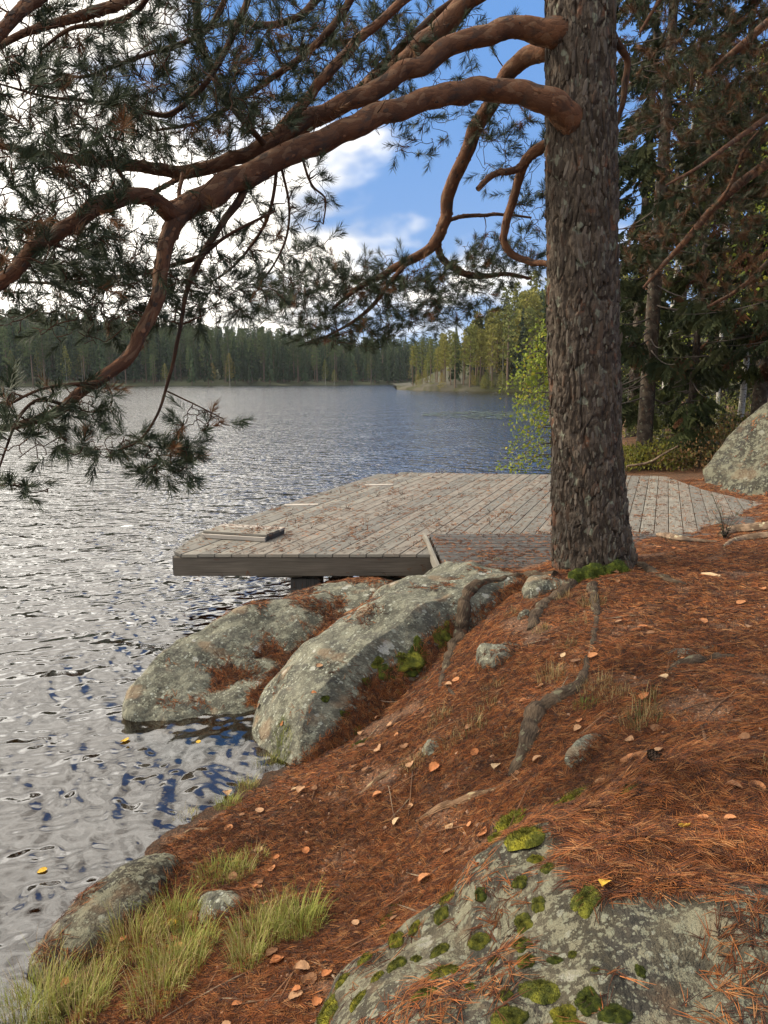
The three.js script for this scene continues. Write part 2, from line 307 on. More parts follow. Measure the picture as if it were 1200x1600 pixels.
const graniteA = granite(1024, { seed: 3, base: [0.062, 0.06, 0.045], base2: [0.11, 0.106, 0.08], dark: 0.6, lichen: 0.45, fleck: 0.45 });
const graniteB = granite(2048, { seed: 5, base: [0.055, 0.05, 0.037], base2: [0.12, 0.108, 0.08], dark: 0.9, lichen: 0.6, fleck: 0.8 });
const graniteBump = greyTex(1024, 1024, (u, v) => 0.5 + 0.3 * fbm2(u, v, 5, 7, 12, 0.68) + 0.1 * fbm2(u, v, 57, 4, 15, 0.7));
const rockMat = std({ map: graniteA, bumpMap: graniteBump, bumpScale: 0.035, roughness: 0.88 });
const rockMatNear = std({ map: graniteB, color: lin(0.62, 0.6, 0.56), bumpMap: rep(graniteBump, 1.6), bumpScale: 0.035, roughness: 0.88 });
const rockMatDark = std({ map: graniteB, color: lin(0.55, 0.55, 0.53), bumpMap: graniteBump, bumpScale: 0.03, roughness: 0.85 });
// an ellipsoid on cube faces, roughened; o.axes = yaw, pitch, roll of its long axis (x); planes flatten or cleave it
function boulderGeo(o) {
  const n = o.n || 60, dirs = [], idx = [], key = new Map();
  const vert = (x, y, z) => { const k = x + ',' + y + ',' + z; if (!key.has(k)) { key.set(k, dirs.length); const q = a => Math.tan(a / n * Math.PI / 4); dirs.push(V(q(x), q(y), q(z)).normalize()); } return key.get(k); };
  for (const [a, b, c] of [[0, 1, 2], [1, 2, 0], [2, 0, 1]]) for (const s of [-n, n]) for (let i = -n; i < n; i += 2) for (let j = -n; j < n; j += 2) {
    const at = (p, q) => { const v = [0, 0, 0]; v[a] = p; v[b] = q; v[c] = s; return vert(...v); };
    const A = at(i, j), B = at(i + 2, j), C = at(i + 2, j + 2), D = at(i, j + 2);
    s > 0 ? idx.push(A, B, C, A, C, D) : idx.push(A, C, B, A, D, C);
  }
  const R = new THREE.Matrix4().makeRotationFromEuler(new THREE.Euler(o.axes[2] || 0, o.axes[0] || 0, o.axes[1] || 0, 'YZX')), p = new Float32Array(dirs.length * 3), u = new Float32Array(dirs.length * 2);
  const pn = o.proj ? V(...o.proj).normalize() : V(0, 1, 0), px = V().crossVectors(Math.abs(pn.y) > 0.95 ? V(0, 0, 1) : V(0, 1, 0), pn).normalize(), py = V().crossVectors(pn, px), q = V(), e = o.pow || 2, s = o.seed || 0;
  for (let i = 0; i < dirs.length; i++) {
    const d = dirs[i], k = Math.pow(Math.pow(Math.abs(d.x), e) + Math.pow(Math.abs(d.y), e) + Math.pow(Math.abs(d.z), e), -1 / e);
    q.set(d.x * k * o.r[0], d.y * k * o.r[1], d.z * k * o.r[2]);
    for (const [nx, ny, nz, dd] of o.cuts || []) { const t = q.x * nx + q.y * ny + q.z * nz - dd; if (t > 0) { q.x -= nx * t * 0.85; q.y -= ny * t * 0.85; q.z -= nz * t * 0.85; } }
    q.applyMatrix4(R);
    const f = o.freq || 1.2, am = o.rough === undefined ? 0.12 : o.rough, sz = Math.min(...o.r), dd = V(d.x / o.r[0], d.y / o.r[1], d.z / o.r[2]).normalize().applyMatrix4(R);
    const rg = 1 - Math.abs(fbm3(q.x * 1.7 + s, q.y * 2.6, q.z * 1.7 - s, 3)) * 2.2; let t = (o.ledge || 0) * (rg > 0.55 ? (0.55 - rg) * 1.0 : 0) + (o.ledge || 0) * 0.35 * Math.round(2.5 * fbm3(q.x * 1.3 + s, q.y * 2 + 5, q.z * 1.3, 2)) * 0.3 + am * sz * (fbm3(q.x * f + s, q.y * f, q.z * f + s * 2, 3) * 1.2) + 0.010 * fbm3(q.x * 9 + s, q.y * 9, q.z * 9, 3) + 0.0035 * fbm3(q.x * 40, q.y * 40 + s, q.z * 40, 2);
    for (const c of o.cracks || []) { const w = c[0] * q.x + c[1] * q.y + c[2] * q.z - c[3] + 0.05 * noise3(q.x * 5, q.y * 5, q.z * 5 + s); t -= c[4] * Math.exp(-w * w / (c[5] * c[5])); }
    q.addScaledVector(dd, t); p.set([q.x, q.y, q.z], i * 3);
    u[i * 2] = q.dot(px) / (o.tile || 1.1) + s * 0.37; u[i * 2 + 1] = q.dot(py) / (o.tile || 1.1) + s * 0.21;
  }
  const g = new THREE.BufferGeometry(); g.setAttribute('position', new THREE.BufferAttribute(p, 3)); g.setAttribute('uv', new THREE.BufferAttribute(u, 2)); g.setIndex(idx); g.computeVertexNormals(); return g;
}
const rocks = [];
function boulder(name, label, o, group) {
  const t = thing(name, label, 'rock', o.c, group); const b = part(t, 'stone', boulderGeo(o), o.mat || rockMat); rocks.push(b); t.updateMatrixWorld(true); return t;
}
const R = Math.PI / 180;
const whale = boulder('boulder', 'long low grey boulder running out into the water under the deck', { c: [-0.6, 0.01, -6.32], r: [1.88, 0.46, 0.66], axes: [51.8 * R, 1 * R, 0], n: 100, ledge: 0.025, rough: 0.25, freq: 1.3, seed: 1.7, proj: [-0.3, 0.85, 0.45], cracks: [[0.75, 0.1, 0.5, -0.42, 0.09, 0.06]], cuts: [[-0.2, 0.9, 0.4, 0.42]], pow: 2.3 });
const slope = boulder('boulder', 'steep grey lichen spotted boulder with moss beside the pine roots', { c: [0.2, 0.06, -5.39], r: [1.45, 0.66, 0.73], axes: [49 * R, 14.5 * R, 0], n: 110, ledge: 0.02, rough: 0.2, freq: 1.3, seed: 4.2, proj: [-0.45, 0.7, 0.55], cuts: [[-0.1, 0.6, 0.79, 0.5]], pow: 2.4 });
const nearRock = boulder('boulder', 'broad granite boulder with moss cushions and white lichen, half under needles', { c: [0.9, 0.28, -1.60], r: [1.76, 0.91, 0.95], axes: [48.5 * R, 0.3 * R, 0], n: 150, ledge: 0.05, rough: 0.12, freq: 1.8, seed: 7.1, tile: 0.85, mat: rockMatNear, pow: 2.3 });
boulder('boulder', 'tall dark grey boulder beside the inner end of the deck', { c: [7.05, 0.9, -11.9], r: [2.0, 1.75, 1.3], axes: [8 * R, 0, 0], n: 60, rough: 0.2, freq: 0.8, seed: 2.2, proj: [-0.4, 0.3, 0.85], tile: 1.6, mat: rockMatDark, cuts: [[-0.75, 0.66, 0, 1.0]] });
boulder('boulder', 'worn grey brown rock at the waterline among the grass', { c: [-1.209,0.02,-2.949], r: [0.40, 0.12, 0.17], axes: [62 * R, 4 * R, 0], n: 44, rough: 0.25, freq: 2.4, seed: 9.4, mat: rockMatNear, proj: [-0.3, 0.9, 0.3] });
const stoneList = [
  ['square edged grey stone set in the needles below the pine', [0.744,0.58,-4.441], [0.15, 0.13, 0.12], 20, 3.4],
  ['rounded stone under the pine roots, patched with pale lichen', [1.241,0.76,-5.469], [0.17, 0.11, 0.14], 10, 2.5],
  ['small upright stone leaning on the pine roots', [0.988,0.69,-4.965], [0.06, 0.09, 0.06], 40, 2.5],
  ['grey stone half buried between two grass tufts on the bank', [-0.683,0.06,-2.847], [0.11, 0.1, 0.13], 30, 2.6],
  ['small rounded mossy stone on the needle slope', [0.274,0.4,-3.698], [0.07, 0.07, 0.07], 0, 2.3],
  ['grey speckled stone sunk in the needles right of the dry grass', [1.72,0.83,-3.814], [0.26, 0.09, 0.11], 12, 2.4],
  ['low stone slab at the end of the fallen branches', [3.149,0.8,-6.035], [0.18, 0.07, 0.13], 0, 2.4],
  ['pale stone slab showing through the needles above the mossy boulder', [1.051,0.72,-3.163], [0.34, 0.06, 0.09], 40, 2.3],
  ['small grey stone beside the root by the ramp', [1.057,0.64,-6.754], [0.06, 0.08, 0.06], 10, 2.6],
];
stoneList.forEach(([l, c, r, yaw, pw], i) => boulder('stone', l.replace(' right of', ' behind'), { c, r, axes: [yaw * R, 0, 0], n: 24, rough: 0.35, freq: 5, seed: 11 + i * 1.3, pow: pw, tile: 0.9, proj: [0, 0.7, 0.7] }));

// ---------------------------------------------------------------- what lies uppermost at (x, z): for laying litter on it
const SURF = { x0: -2.6, z0: -14.2, s: 0.02, nx: 470, nz: 720 };
SURF.h = new Float32Array(SURF.nx * SURF.nz); SURF.id = new Int16Array(SURF.nx * SURF.nz);
for (let j = 0; j < SURF.nz; j++) for (let i = 0; i < SURF.nx; i++) SURF.h[j * SURF.nx + i] = groundH(SURF.x0 + i * SURF.s, SURF.z0 + j * SURF.s);
function layIn(m, id) {
  m.updateWorldMatrix(true, false); const p = m.geometry.attributes.position, ix = m.geometry.index, v = [V(), V(), V()];
  const get = k => ix ? ix.getX(k) : k, N = ix ? ix.count : p.count;
  for (let t = 0; t < N; t += 3) {
    for (let k = 0; k < 3; k++) v[k].fromBufferAttribute(p, get(t + k)).applyMatrix4(m.matrixWorld);
    const fx = q => (q.x - SURF.x0) / SURF.s, fz = q => (q.z - SURF.z0) / SURF.s;
    const ax = fx(v[0]), az = fz(v[0]), bx = fx(v[1]), bz = fz(v[1]), cx = fx(v[2]), cz = fz(v[2]), den = (bz - cz) * (ax - cx) + (cx - bx) * (az - cz);
    if (Math.abs(den) < 1e-9) continue;
    const x0 = Math.max(0, Math.ceil(Math.min(ax, bx, cx))), x1 = Math.min(SURF.nx - 1, Math.floor(Math.max(ax, bx, cx))), z0 = Math.max(0, Math.ceil(Math.min(az, bz, cz))), z1 = Math.min(SURF.nz - 1, Math.floor(Math.max(az, bz, cz)));
    for (let z = z0; z <= z1; z++) for (let x = x0; x <= x1; x++) {
      const a = ((bz - cz) * (x - cx) + (cx - bx) * (z - cz)) / den, b = ((cz - az) * (x - cx) + (ax - cx) * (z - cz)) / den, c = 1 - a - b;
      if (a < -1e-6 || b < -1e-6 || c < -1e-6) continue;
      const h = a * v[0].y + b * v[1].y + c * v[2].y, k = z * SURF.nx + x; if (h > SURF.h[k]) { SURF.h[k] = h; SURF.id[k] = id; }
    }
  }
}
rocks.forEach((m, i) => layIn(m, i + 1));
function surf(x, z) {
  const fx = (x - SURF.x0) / SURF.s, fz = (z - SURF.z0) / SURF.s, i = Math.floor(fx), j = Math.floor(fz); if (i < 1 || j < 1 || i >= SURF.nx - 2 || j >= SURF.nz - 2) return null;
  const k = j * SURF.nx + i, u = fx - i, v = fz - j, h = mix(mix(SURF.h[k], SURF.h[k + 1], u), mix(SURF.h[k + SURF.nx], SURF.h[k + SURF.nx + 1], u), v);
  return { h, id: SURF.id[k + (u > 0.5 ? 1 : 0) + (v > 0.5 ? SURF.nx : 0)], n: V(SURF.h[k - 1] - SURF.h[k + 1], 2 * SURF.s, SURF.h[k - SURF.nx] - SURF.h[k + SURF.nx]).normalize() };
}

// ---------------------------------------------------------------- weathered wood
function woodTex(seed, a, b) {
  return colorTex(512, 256, (u, v) => {
    const w = v + 0.02 * noise2(u * 3, v * 3, 3, seed), g = noise2(u * 4, w * 44, 44, seed + 1) * 0.6 + noise2(u * 8, w * 90, 90, seed + 2) * 0.4, f = fbm2(u, v, 4, 4, seed + 5), k = worley(u * 4, v * 4, 4, 4, seed);
    let c = lerp3(a, b, clamp(0.5 + 0.55 * g + 0.5 * f)); const d = 1 - 0.45 * sstep(0.35, 0.75, Math.abs(noise2(u * 2, w * 60, 60, seed + 9)));
    if (k[0] < 0.10 && k[2] < 60) c = lerp3(c, [0.09, 0.06, 0.045], sstep(0.1, 0.05, k[0]));
    return [c[0] * d, c[1] * d, c[2] * d];
  });
}
const woodBump = greyTex(512, 256, (u, v) => 0.5 + 0.3 * noise2(u * 4, v * 60, 60, 3) + 0.25 * noise2(u * 9, v * 120, 120, 7));
const deckMats = [[[0.095, 0.088, 0.075], [0.205, 0.19, 0.163]], [[0.11, 0.096, 0.08], [0.225, 0.20, 0.168]], [[0.085, 0.08, 0.07], [0.185, 0.173, 0.152]], [[0.12, 0.11, 0.092], [0.24, 0.222, 0.188]]].map(([a, b], i) => std({ map: rep(woodTex(3 + i * 11, a, b), 1 / 1.6, 1 / 0.4), bumpMap: rep(woodBump, 1 / 1.6, 1 / 0.4), bumpScale: 0.004, roughness: 0.8 }));
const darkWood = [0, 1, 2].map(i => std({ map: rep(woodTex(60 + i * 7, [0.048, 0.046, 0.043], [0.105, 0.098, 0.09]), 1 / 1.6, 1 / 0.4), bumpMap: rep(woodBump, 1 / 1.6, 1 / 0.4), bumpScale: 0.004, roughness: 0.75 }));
const fasciaMat = std({ map: rep(woodTex(91, [0.065, 0.055, 0.043], [0.135, 0.113, 0.09]), 1 / 1.6, 1 / 0.5), bumpMap: rep(woodBump, 1 / 1.6, 1 / 0.5), bumpScale: 0.003, roughness: 0.8 });
const paleWood = std({ map: rep(woodTex(44, [0.25, 0.22, 0.19], [0.42, 0.38, 0.33]), 1 / 1.6, 1 / 0.4), bumpMap: rep(woodBump, 1 / 1.6, 1 / 0.4), bumpScale: 0.003, roughness: 0.8 });
// a board from point a to point b (its top face runs through them)
function board(parent, name, a, b, h, w, m, roll = 0) {
  const A = V(...a), B = V(...b), L = A.distanceTo(B), d = B.clone().sub(A).normalize(), o = part(parent, name, boardGeo(L, h, w), m);
  const side = V().crossVectors(d, V(0, 1, 0)).normalize(), up = V().crossVectors(side, d).normalize();
  if (roll) { up.applyAxisAngle(d, roll); side.applyAxisAngle(d, roll); }
  o.quaternion.setFromRotationMatrix(new THREE.Matrix4().makeBasis(d, up, side)); o.position.copy(A).addScaledVector(up, -h / 2); return o;
}
const DECK_Y = 0.67;
const deckTops = [];
{
  const FL = [-2.094,0.67,-7.093], L2 = [-2.066,0.67,-8.18], BL = [0.353,0.67,-13.621], BR = [4.975,0.67,-13.068], R2 = [4.943,0.67,-11.435], R3 = [5.36,0.67,-9.451];
  const t = thing('wooden_deck', 'large weathered grey plank deck standing over the lake edge', 'deck', [FL[0], 0, FL[2]]), off = [FL[0], 0, FL[2]];
  const ang = 20.5 * R, ux = Math.sin(ang), uz = -Math.cos(ang), vx = Math.cos(ang), vz = Math.sin(ang), r = rng(12);
  const S = q => q[0] * vx + q[2] * vz, s0 = S(FL), W = 0.146, gap = 0.008, sMin = S(L2);
  const hit = (s, A, B) => { // where the plank line s meets the line AB: distance along u
    const px = s * vx, pz = s * vz, dx = B[0] - A[0], dz = B[2] - A[2], den = ux * dz - uz * dx; return ((A[0] - px) * dz - (A[2] - pz) * dx) / den; };
  for (let s = sMin + W / 2, k = 0; s < S(R3) + 0.4; s += W + gap, k++) {
    const a0 = s < s0 ? hit(s, FL, L2) : hit(s, FL, [FL[0] + 1, 0, FL[2]]);
    let b0 = s < S(BR) ? hit(s, BL, BR) : s < S(R2) ? hit(s, BR, R2) : hit(s, R2, R3);
    b0 += (r() - 0.5) * 0.05 + (s < S(BL) ? -0.25 : 0); if (b0 - a0 < 0.3) continue;
    const P = (d, y) => [s * vx + ux * d - off[0], y, s * vz + uz * d - off[2]];
    const y = DECK_Y + (r() - 0.5) * 0.005, o = board(t, 'plank', P(a0, y), P(b0, y), 0.028, W, deckMats[Math.floor(r() * 4)]); deckTops.push(o);
    { const p = o.geometry.attributes.position, front = q => q < s0 ? hit(q, FL, L2) : hit(q, FL, [FL[0] + 1, 0, FL[2]]); for (let i = 0; i < p.count; i++) if (p.getX(i) < 1e-4) p.setX(i, front(s + p.getZ(i)) - a0); else if (p.getX(i) > 0.2) { const q = s + p.getZ(i), e = q < S(BR) ? hit(q, BL, BR) : q < S(R2) ? hit(q, BR, R2) : hit(q, R2, R3); p.setX(i, p.getX(i) + e - (s < S(BR) ? hit(s, BL, BR) : s < S(R2) ? hit(s, BR, R2) : hit(s, R2, R3))); } }
    o.geometry.attributes.uv.array.forEach((q, i, arr) => { arr[i] = q + (i % 2 ? k * 0.137 : k * 0.71); });
  }
  const z = 0.035, top0 = DECK_Y - 0.034;
  board(t, 'fascia_board', [0.03, top0, -z], [3.4, top0, -z], 0.19, 0.045, fasciaMat);
  board(t, 'end_board', [0.03, top0, -0.06], [0.03 + L2[0] - FL[0] , top0, L2[2] - FL[2]], 0.19, 0.045, darkWood[1]);
  const ED = [BL[0] - L2[0], 0, BL[2] - L2[2]];
  board(t, 'edge_board', [L2[0] - FL[0] + 0.03, top0, L2[2] - FL[2]], [L2[0] - FL[0] + ED[0] * 0.97 + 0.05, top0, L2[2] - FL[2] + ED[2] * 0.97], 0.19, 0.045, darkWood[0]);
  for (const dz of [-1.2, -2.6, -4.2, -5.8]) board(t, 'joist', [0.3 - dz * 0.3, top0, dz], [4.6 - dz * 0.3, top0, dz], 0.18, 0.06, darkWood[2]);
  const at = [-1.288,0.42,-7.087];
  board(t, 'support_beam', [at[0] - off[0], top0 - 0.195, -0.3], [at[0] - off[0] + 0.45, top0 - 0.195, -0.3], 0.07, 0.12, fasciaMat);
  for (const [x, zz] of [[1.30, -0.40], [1.5, -3.0], [2.2, -5.6], [2.6, -0.9]]) part(t, 'post', boardGeo(1.3, 0.3, 0.42).rotateZ(Math.PI / 2).translate(0, -1.3 + top0 - 0.27, 0), darkWood[2], [x, 0, zz]);
}
{ // the ramp from the ground up onto the deck
  const BL = [0.455,0.715,-7.858], FL = [0.513,0.7,-6.448], t = thing('wooden_ramp', 'dark grey plank ramp lying from the needle bank onto the deck', 'ramp', [BL[0], 0, BL[2]]), r = rng(19);
  const n = 9, dx = FL[0] - BL[0], dz = FL[2] - BL[2], dy = FL[1] - BL[1], w = Math.hypot(dz, dy) / n, tilt = Math.atan2(dy, dz);
  for (let k = 0; k < n; k++) {
    const f = (k + 0.5) / n, y = BL[1] + dy * f, z = dz * f, x = dx * f;
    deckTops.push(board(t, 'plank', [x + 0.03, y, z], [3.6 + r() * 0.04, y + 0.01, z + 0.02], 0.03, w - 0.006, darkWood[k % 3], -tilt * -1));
  }
  board(t, 'side_board', [-0.02, BL[1] + 0.012, -0.02], [dx - 0.02, FL[1] + 0.012, dz + 0.05], 0.12, 0.03, deckMats[3]);
}
{ // a lower landing farther in
  const A = [3.818,0.73,-8.598], t = thing('wooden_landing', 'dark plank landing beside the tall boulder at the deck', 'landing', [A[0], 0, A[2]]);
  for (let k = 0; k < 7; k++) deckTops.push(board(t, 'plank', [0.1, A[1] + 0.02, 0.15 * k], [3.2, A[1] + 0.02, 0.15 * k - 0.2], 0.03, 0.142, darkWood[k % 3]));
}
{ // low box of boards on the outer corner
  const A = [-1.96,0.74,-7.874], B = [-1.245,0.74,-7.672], t = thing('wooden_step', 'low pale plank step lying across the outer corner of the deck', 'step', [A[0], DECK_Y + 0.004, A[2]]);
  const dx = B[0] - A[0], dz = B[2] - A[2], ux = 0.36, uz = -0.93, h = 0.07;
  for (let k = 0; k < 3; k++) { const q = 0.075 + k * 0.148; deckTops.push(board(t, 'plank', [ux * q, h, uz * q], [dx + ux * q, h, dz + uz * q], 0.025, 0.142, k === 2 ? paleWood : deckMats[3])); }
  board(t, 'front_board', [0, h - 0.026, 0.02], [dx, h - 0.026, dz + 0.02], 0.043, 0.03, paleWood);
  board(t, 'end_board', [dx - 0.02, h - 0.026, dz], [dx + ux * 0.42 - 0.02, h - 0.026, dz + uz * 0.42], 0.043, 0.03, darkWood[1]);
  board(t, 'end_board', [0.02, h - 0.026, 0], [ux * 0.42 + 0.02, h - 0.026, uz * 0.42], 0.043, 0.03, darkWood[0]);
}
{ const pale = [[0,0.675,-11.972], [-1.047,0.675,-10.021]];
  pale.forEach((p, i) => { const t = thing('loose_board', 'short pale new board end let into the outer edge of the deck', 'board', p, 'pale boards on the deck edge'); board(t, 'plank', [-0.3, 0.004, 0.05], [0.15, 0.004, 0.0], 0.02, 0.12, paleWood); }); }
deckTops.forEach(m => layIn(m, 100));

// ---------------------------------------------------------------- the big pine
const barkTex = colorTex(1024, 1024, (u, v) => {
  const f = fbm2(u, v, 6, 5, 3), g = noise2(u * 160, v * 90, 90, 5), st = noise2(u * 70, v * 14, 70, 7), l = fbm2(u, v, 9, 5, 31), r = fbm2(u, v, 5, 4, 50);
  let c = lerp3([0.036, 0.027, 0.02], [0.082, 0.064, 0.049], sstep(-0.35, 0.4, f + 0.4 * st)); const s = 1 + 0.28 * g; c = c.map(x => x * s);
  c = lerp3(c, [0.15, 0.16, 0.12], 0.7 * sstep(0.24, 0.38, l)); c = lerp3(c, [0.13, 0.06, 0.035], 0.7 * sstep(0.25, 0.42, r)); return c;
});
const barkBump = greyTex(1024, 1024, (u, v) => 0.5 + 0.3 * fbm2(u, v, 30, 4, 8, 0.6) + 0.25 * noise2(u * 60, v * 14, 60, 9));
const flakeTex = colorTex(512, 512, (u, v) => {
  const a = worley(u * 14 + 0.7 * noise2(u * 10, v * 10, 10, 2), v * 20 + 0.7 * noise2(u * 10, v * 10, 10, 5), 14, 20, 4), f = fbm2(u, v, 5, 4, 13), g = noise2(u * 120, v * 120, 120, 2);
  let c = lerp3([0.095, 0.044, 0.023], [0.175, 0.078, 0.038], (a[2] % 64) / 64); c = lerp3(c, [0.065, 0.048, 0.038], 0.85 * sstep(0.0, 0.35, f)); c = lerp3(c, [0.21, 0.12, 0.068], a[2] > 225 ? 0.7 : 0);
  const s = 1 + 0.2 * g; return c.map(x => x * s);
});
const flakeBump = greyTex(512, 512, (u, v) => { const a = worley(u * 14 + 0.7 * noise2(u * 10, v * 10, 10, 2), v * 20 + 0.7 * noise2(u * 10, v * 10, 10, 5), 14, 20, 4); return 0.35 + 0.18 * sstep(0, 0.12, a[1] - a[0]) + 0.3 * (a[2] % 32) / 32 + 0.15 * noise2(u * 60, v * 60, 60, 4); });
const trunkMat = std({ map: barkTex, bumpMap: barkBump, bumpScale: 0.012, roughness: 0.92 });
const branchMat = std({ map: flakeTex, color: lin(0.8, 0.8, 0.8), bumpMap: flakeBump, bumpScale: 0.01, roughness: 0.85 });
const twigMat = std({ map: rep(flakeTex, 1, 1), color: lin(0.42, 0.42, 0.42), roughness: 0.9 });
const greyTwigMat = std({ color: lin(0.07, 0.058, 0.05), roughness: 0.9 });
const pineBase = [1.698,0.8,-5.789];
pineBase[2] -= 0.28; pineBase[0] *= 1.05;
const pine = thing('pine_tree', 'big rugged pine with grey plated bark leaning over the deck', 'tree', pineBase);
{
  const path = smoothPath([[1.774,0.599,-5.93,0.362],[1.729,0.87,-5.93,0.336],[1.666,1.296,-5.93,0.303],[1.616,1.813,-5.93,0.288],[1.557,2.513,-5.93,0.285],[1.507,3.277,-5.93,0.278],[1.455,4.184,-5.93,0.262],[1.411,5.042,-5.93,0.255],[1.342,6.245,-5.93,0.234],[1.239,8.053,-5.93,0.178],[1.11,10.241,-5.93,0.061]], 0.0095).filter((q, i, a) => q[1] < 6.2 || i % 12 === 0);
  const off = pineBase, n = path.length, S = 340, g = new Geo();
  const trunk = path.map(q => [q[0] - off[0], q[1] - off[1], q[2] - off[2], q[3] * 0.93]);
  const fiss = (len, a) => {
    const u = a, v = len / 1.75; // circumference about 1.75 m
    const w1 = 0.35 * noise2(u * 9, v * 7, 9, 3), f1 = Math.abs(noise2(u * 18 + w1 * 1.4, v * 6 + w1, 18, 5)), f2 = Math.abs(noise2(u * 40 + w1 * 2, v * 15 + w1, 40, 9)), f3 = noise2(u * 90, v * 50, 90, 4);
    const st = noise2(u * 30, v * 22, 30, 12), step = st > 0.15 ? 0.22 : st > -0.12 ? 0.1 : 0;
    return 0.7 * sstep(0.0, 0.16, f1) + 0.22 * sstep(0.0, 0.12, f2) + step + 0.12 * f3;
  };
  let butt = 0;
  g.tube(trunk, S, 1.75, 1, (len, a, f) => {
    const low = Math.exp(-len / 0.28), th = a * Math.PI * 2, flare = 1 + low * (0.16 * Math.sin(th * 3 + 0.7) + 0.10 * Math.sin(th * 5 + 2.1) + 0.10);
    const big = 1 + 0.035 * noise2(a * 5, len * 0.9, 5, 4) + 0.02 * noise2(a * 9, len * 2, 9, 6);
    const scar = len > 1.55 && len < 2.0 ? -0.022 * Math.exp(-(((len - 1.66 - 0.35 * Math.sin(th + 0.4) * 0.25) / 0.018) ** 2)) - 0.028 * Math.exp(-(((len - 1.93 + 0.1 * Math.sin(th * 2)) / 0.022) ** 2)) : 0;
    return flare * big * (1 + scar) * (0.905 + 0.12 * fiss(len, a));
  });
  part(pine, 'trunk', g.build(true), trunkMat);
}
const plateGeo = [0, 1, 2, 3].map(v => { // one loose scale of bark, about 1 x 1, its face towards +z
  const r = rng(130 + v), n = 8, g = new Geo(), ring = []; for (let k = 0; k < n; k++) { const a = k / n * 6.2832, e = 0.36 + 0.2 * r(); ring.push([Math.cos(a) * e, Math.sin(a) * e * 1.15]); }
  for (let k = 0; k < n; k++) { const A = ring[k], B2 = ring[(k + 1) % n], h = 0.9, m = 0.82; g.tri([0, 0, 1.0], [A[0] * m, A[1] * m, h + 0.15 * r()], [B2[0] * m, B2[1] * m, h]); g.quad([A[0] * m, A[1] * m, h], [A[0], A[1], -0.3], [B2[0], B2[1], -0.3], [B2[0] * m, B2[1] * m, h]); }
  return g.build(true); });
function barkScales(parent, spots, tones, mat) { // spots: [position, normal, along, width, length, thickness]
  const r = rng(spots.length), M = new THREE.Matrix4(), c = new THREE.Color();
  plateGeo.forEach((g, v) => { const L = spots.filter((_, i) => i % 4 === v), im = new THREE.InstancedMesh(g, mat, L.length); im.name = 'bark_scales'; im.userData.kind = 'stuff'; im.castShadow = im.receiveShadow = true; L.forEach(([p, n, al, w, l, t], i) => { const X = V().crossVectors(al, n).normalize(), Y = V().crossVectors(n, X).normalize(); M.makeBasis(X.multiplyScalar(w), Y.multiplyScalar(l), n.clone().multiplyScalar(t)).setPosition(p); im.setMatrixAt(i, M); const q = tones[Math.floor(r() * tones.length)], f = 0.75 + 0.5 * r(); im.setColorAt(i, c.setRGB(q[0] * f, q[1] * f, q[2] * f)); }); parent.add(im); });
}
const scaleMat = std({ bumpMap: rep(barkBump, 1), bumpScale: 0.006, roughness: 0.95 });
{
  const g = pine.children[0].geometry, p = g.attributes.position, n = g.attributes.normal, r = rng(2210), spots = [];
  for (let k = 0; k < 40000 && spots.length < 3400; k++) { const i = Math.floor(r() * p.count * 0.9), y = p.getY(i); if (y < 0.12 || y > 5 || p.getZ(i) < -0.12) continue; const N = V(n.getX(i) + (r() - 0.5) * 0.5, (r() - 0.5) * 0.35, n.getZ(i) + (r() - 0.5) * 0.5).normalize(), w = 0.010 + 0.034 * r() * r(); spots.push([V(p.getX(i), y, p.getZ(i)), N, V((r() - 0.5) * 0.5, 1, (r() - 0.5) * 0.3).normalize(), w, w * (1.6 + 2.6 * r()), 0.003 + 0.007 * r()]); }
  barkScales(pine, spots, [[0.06, 0.047, 0.037], [0.085, 0.068, 0.054], [0.045, 0.034, 0.026], [0.10, 0.083, 0.068], [0.075, 0.05, 0.035], [0.11, 0.10, 0.078]], scaleMat);
}
const flakeSpots = [];
const skeleton = [];                      // points of every limb: twigs start from them
const local = q => [q[0] - pineBase[0], q[1] - pineBase[1], q[2] - pineBase[2], q[3]];
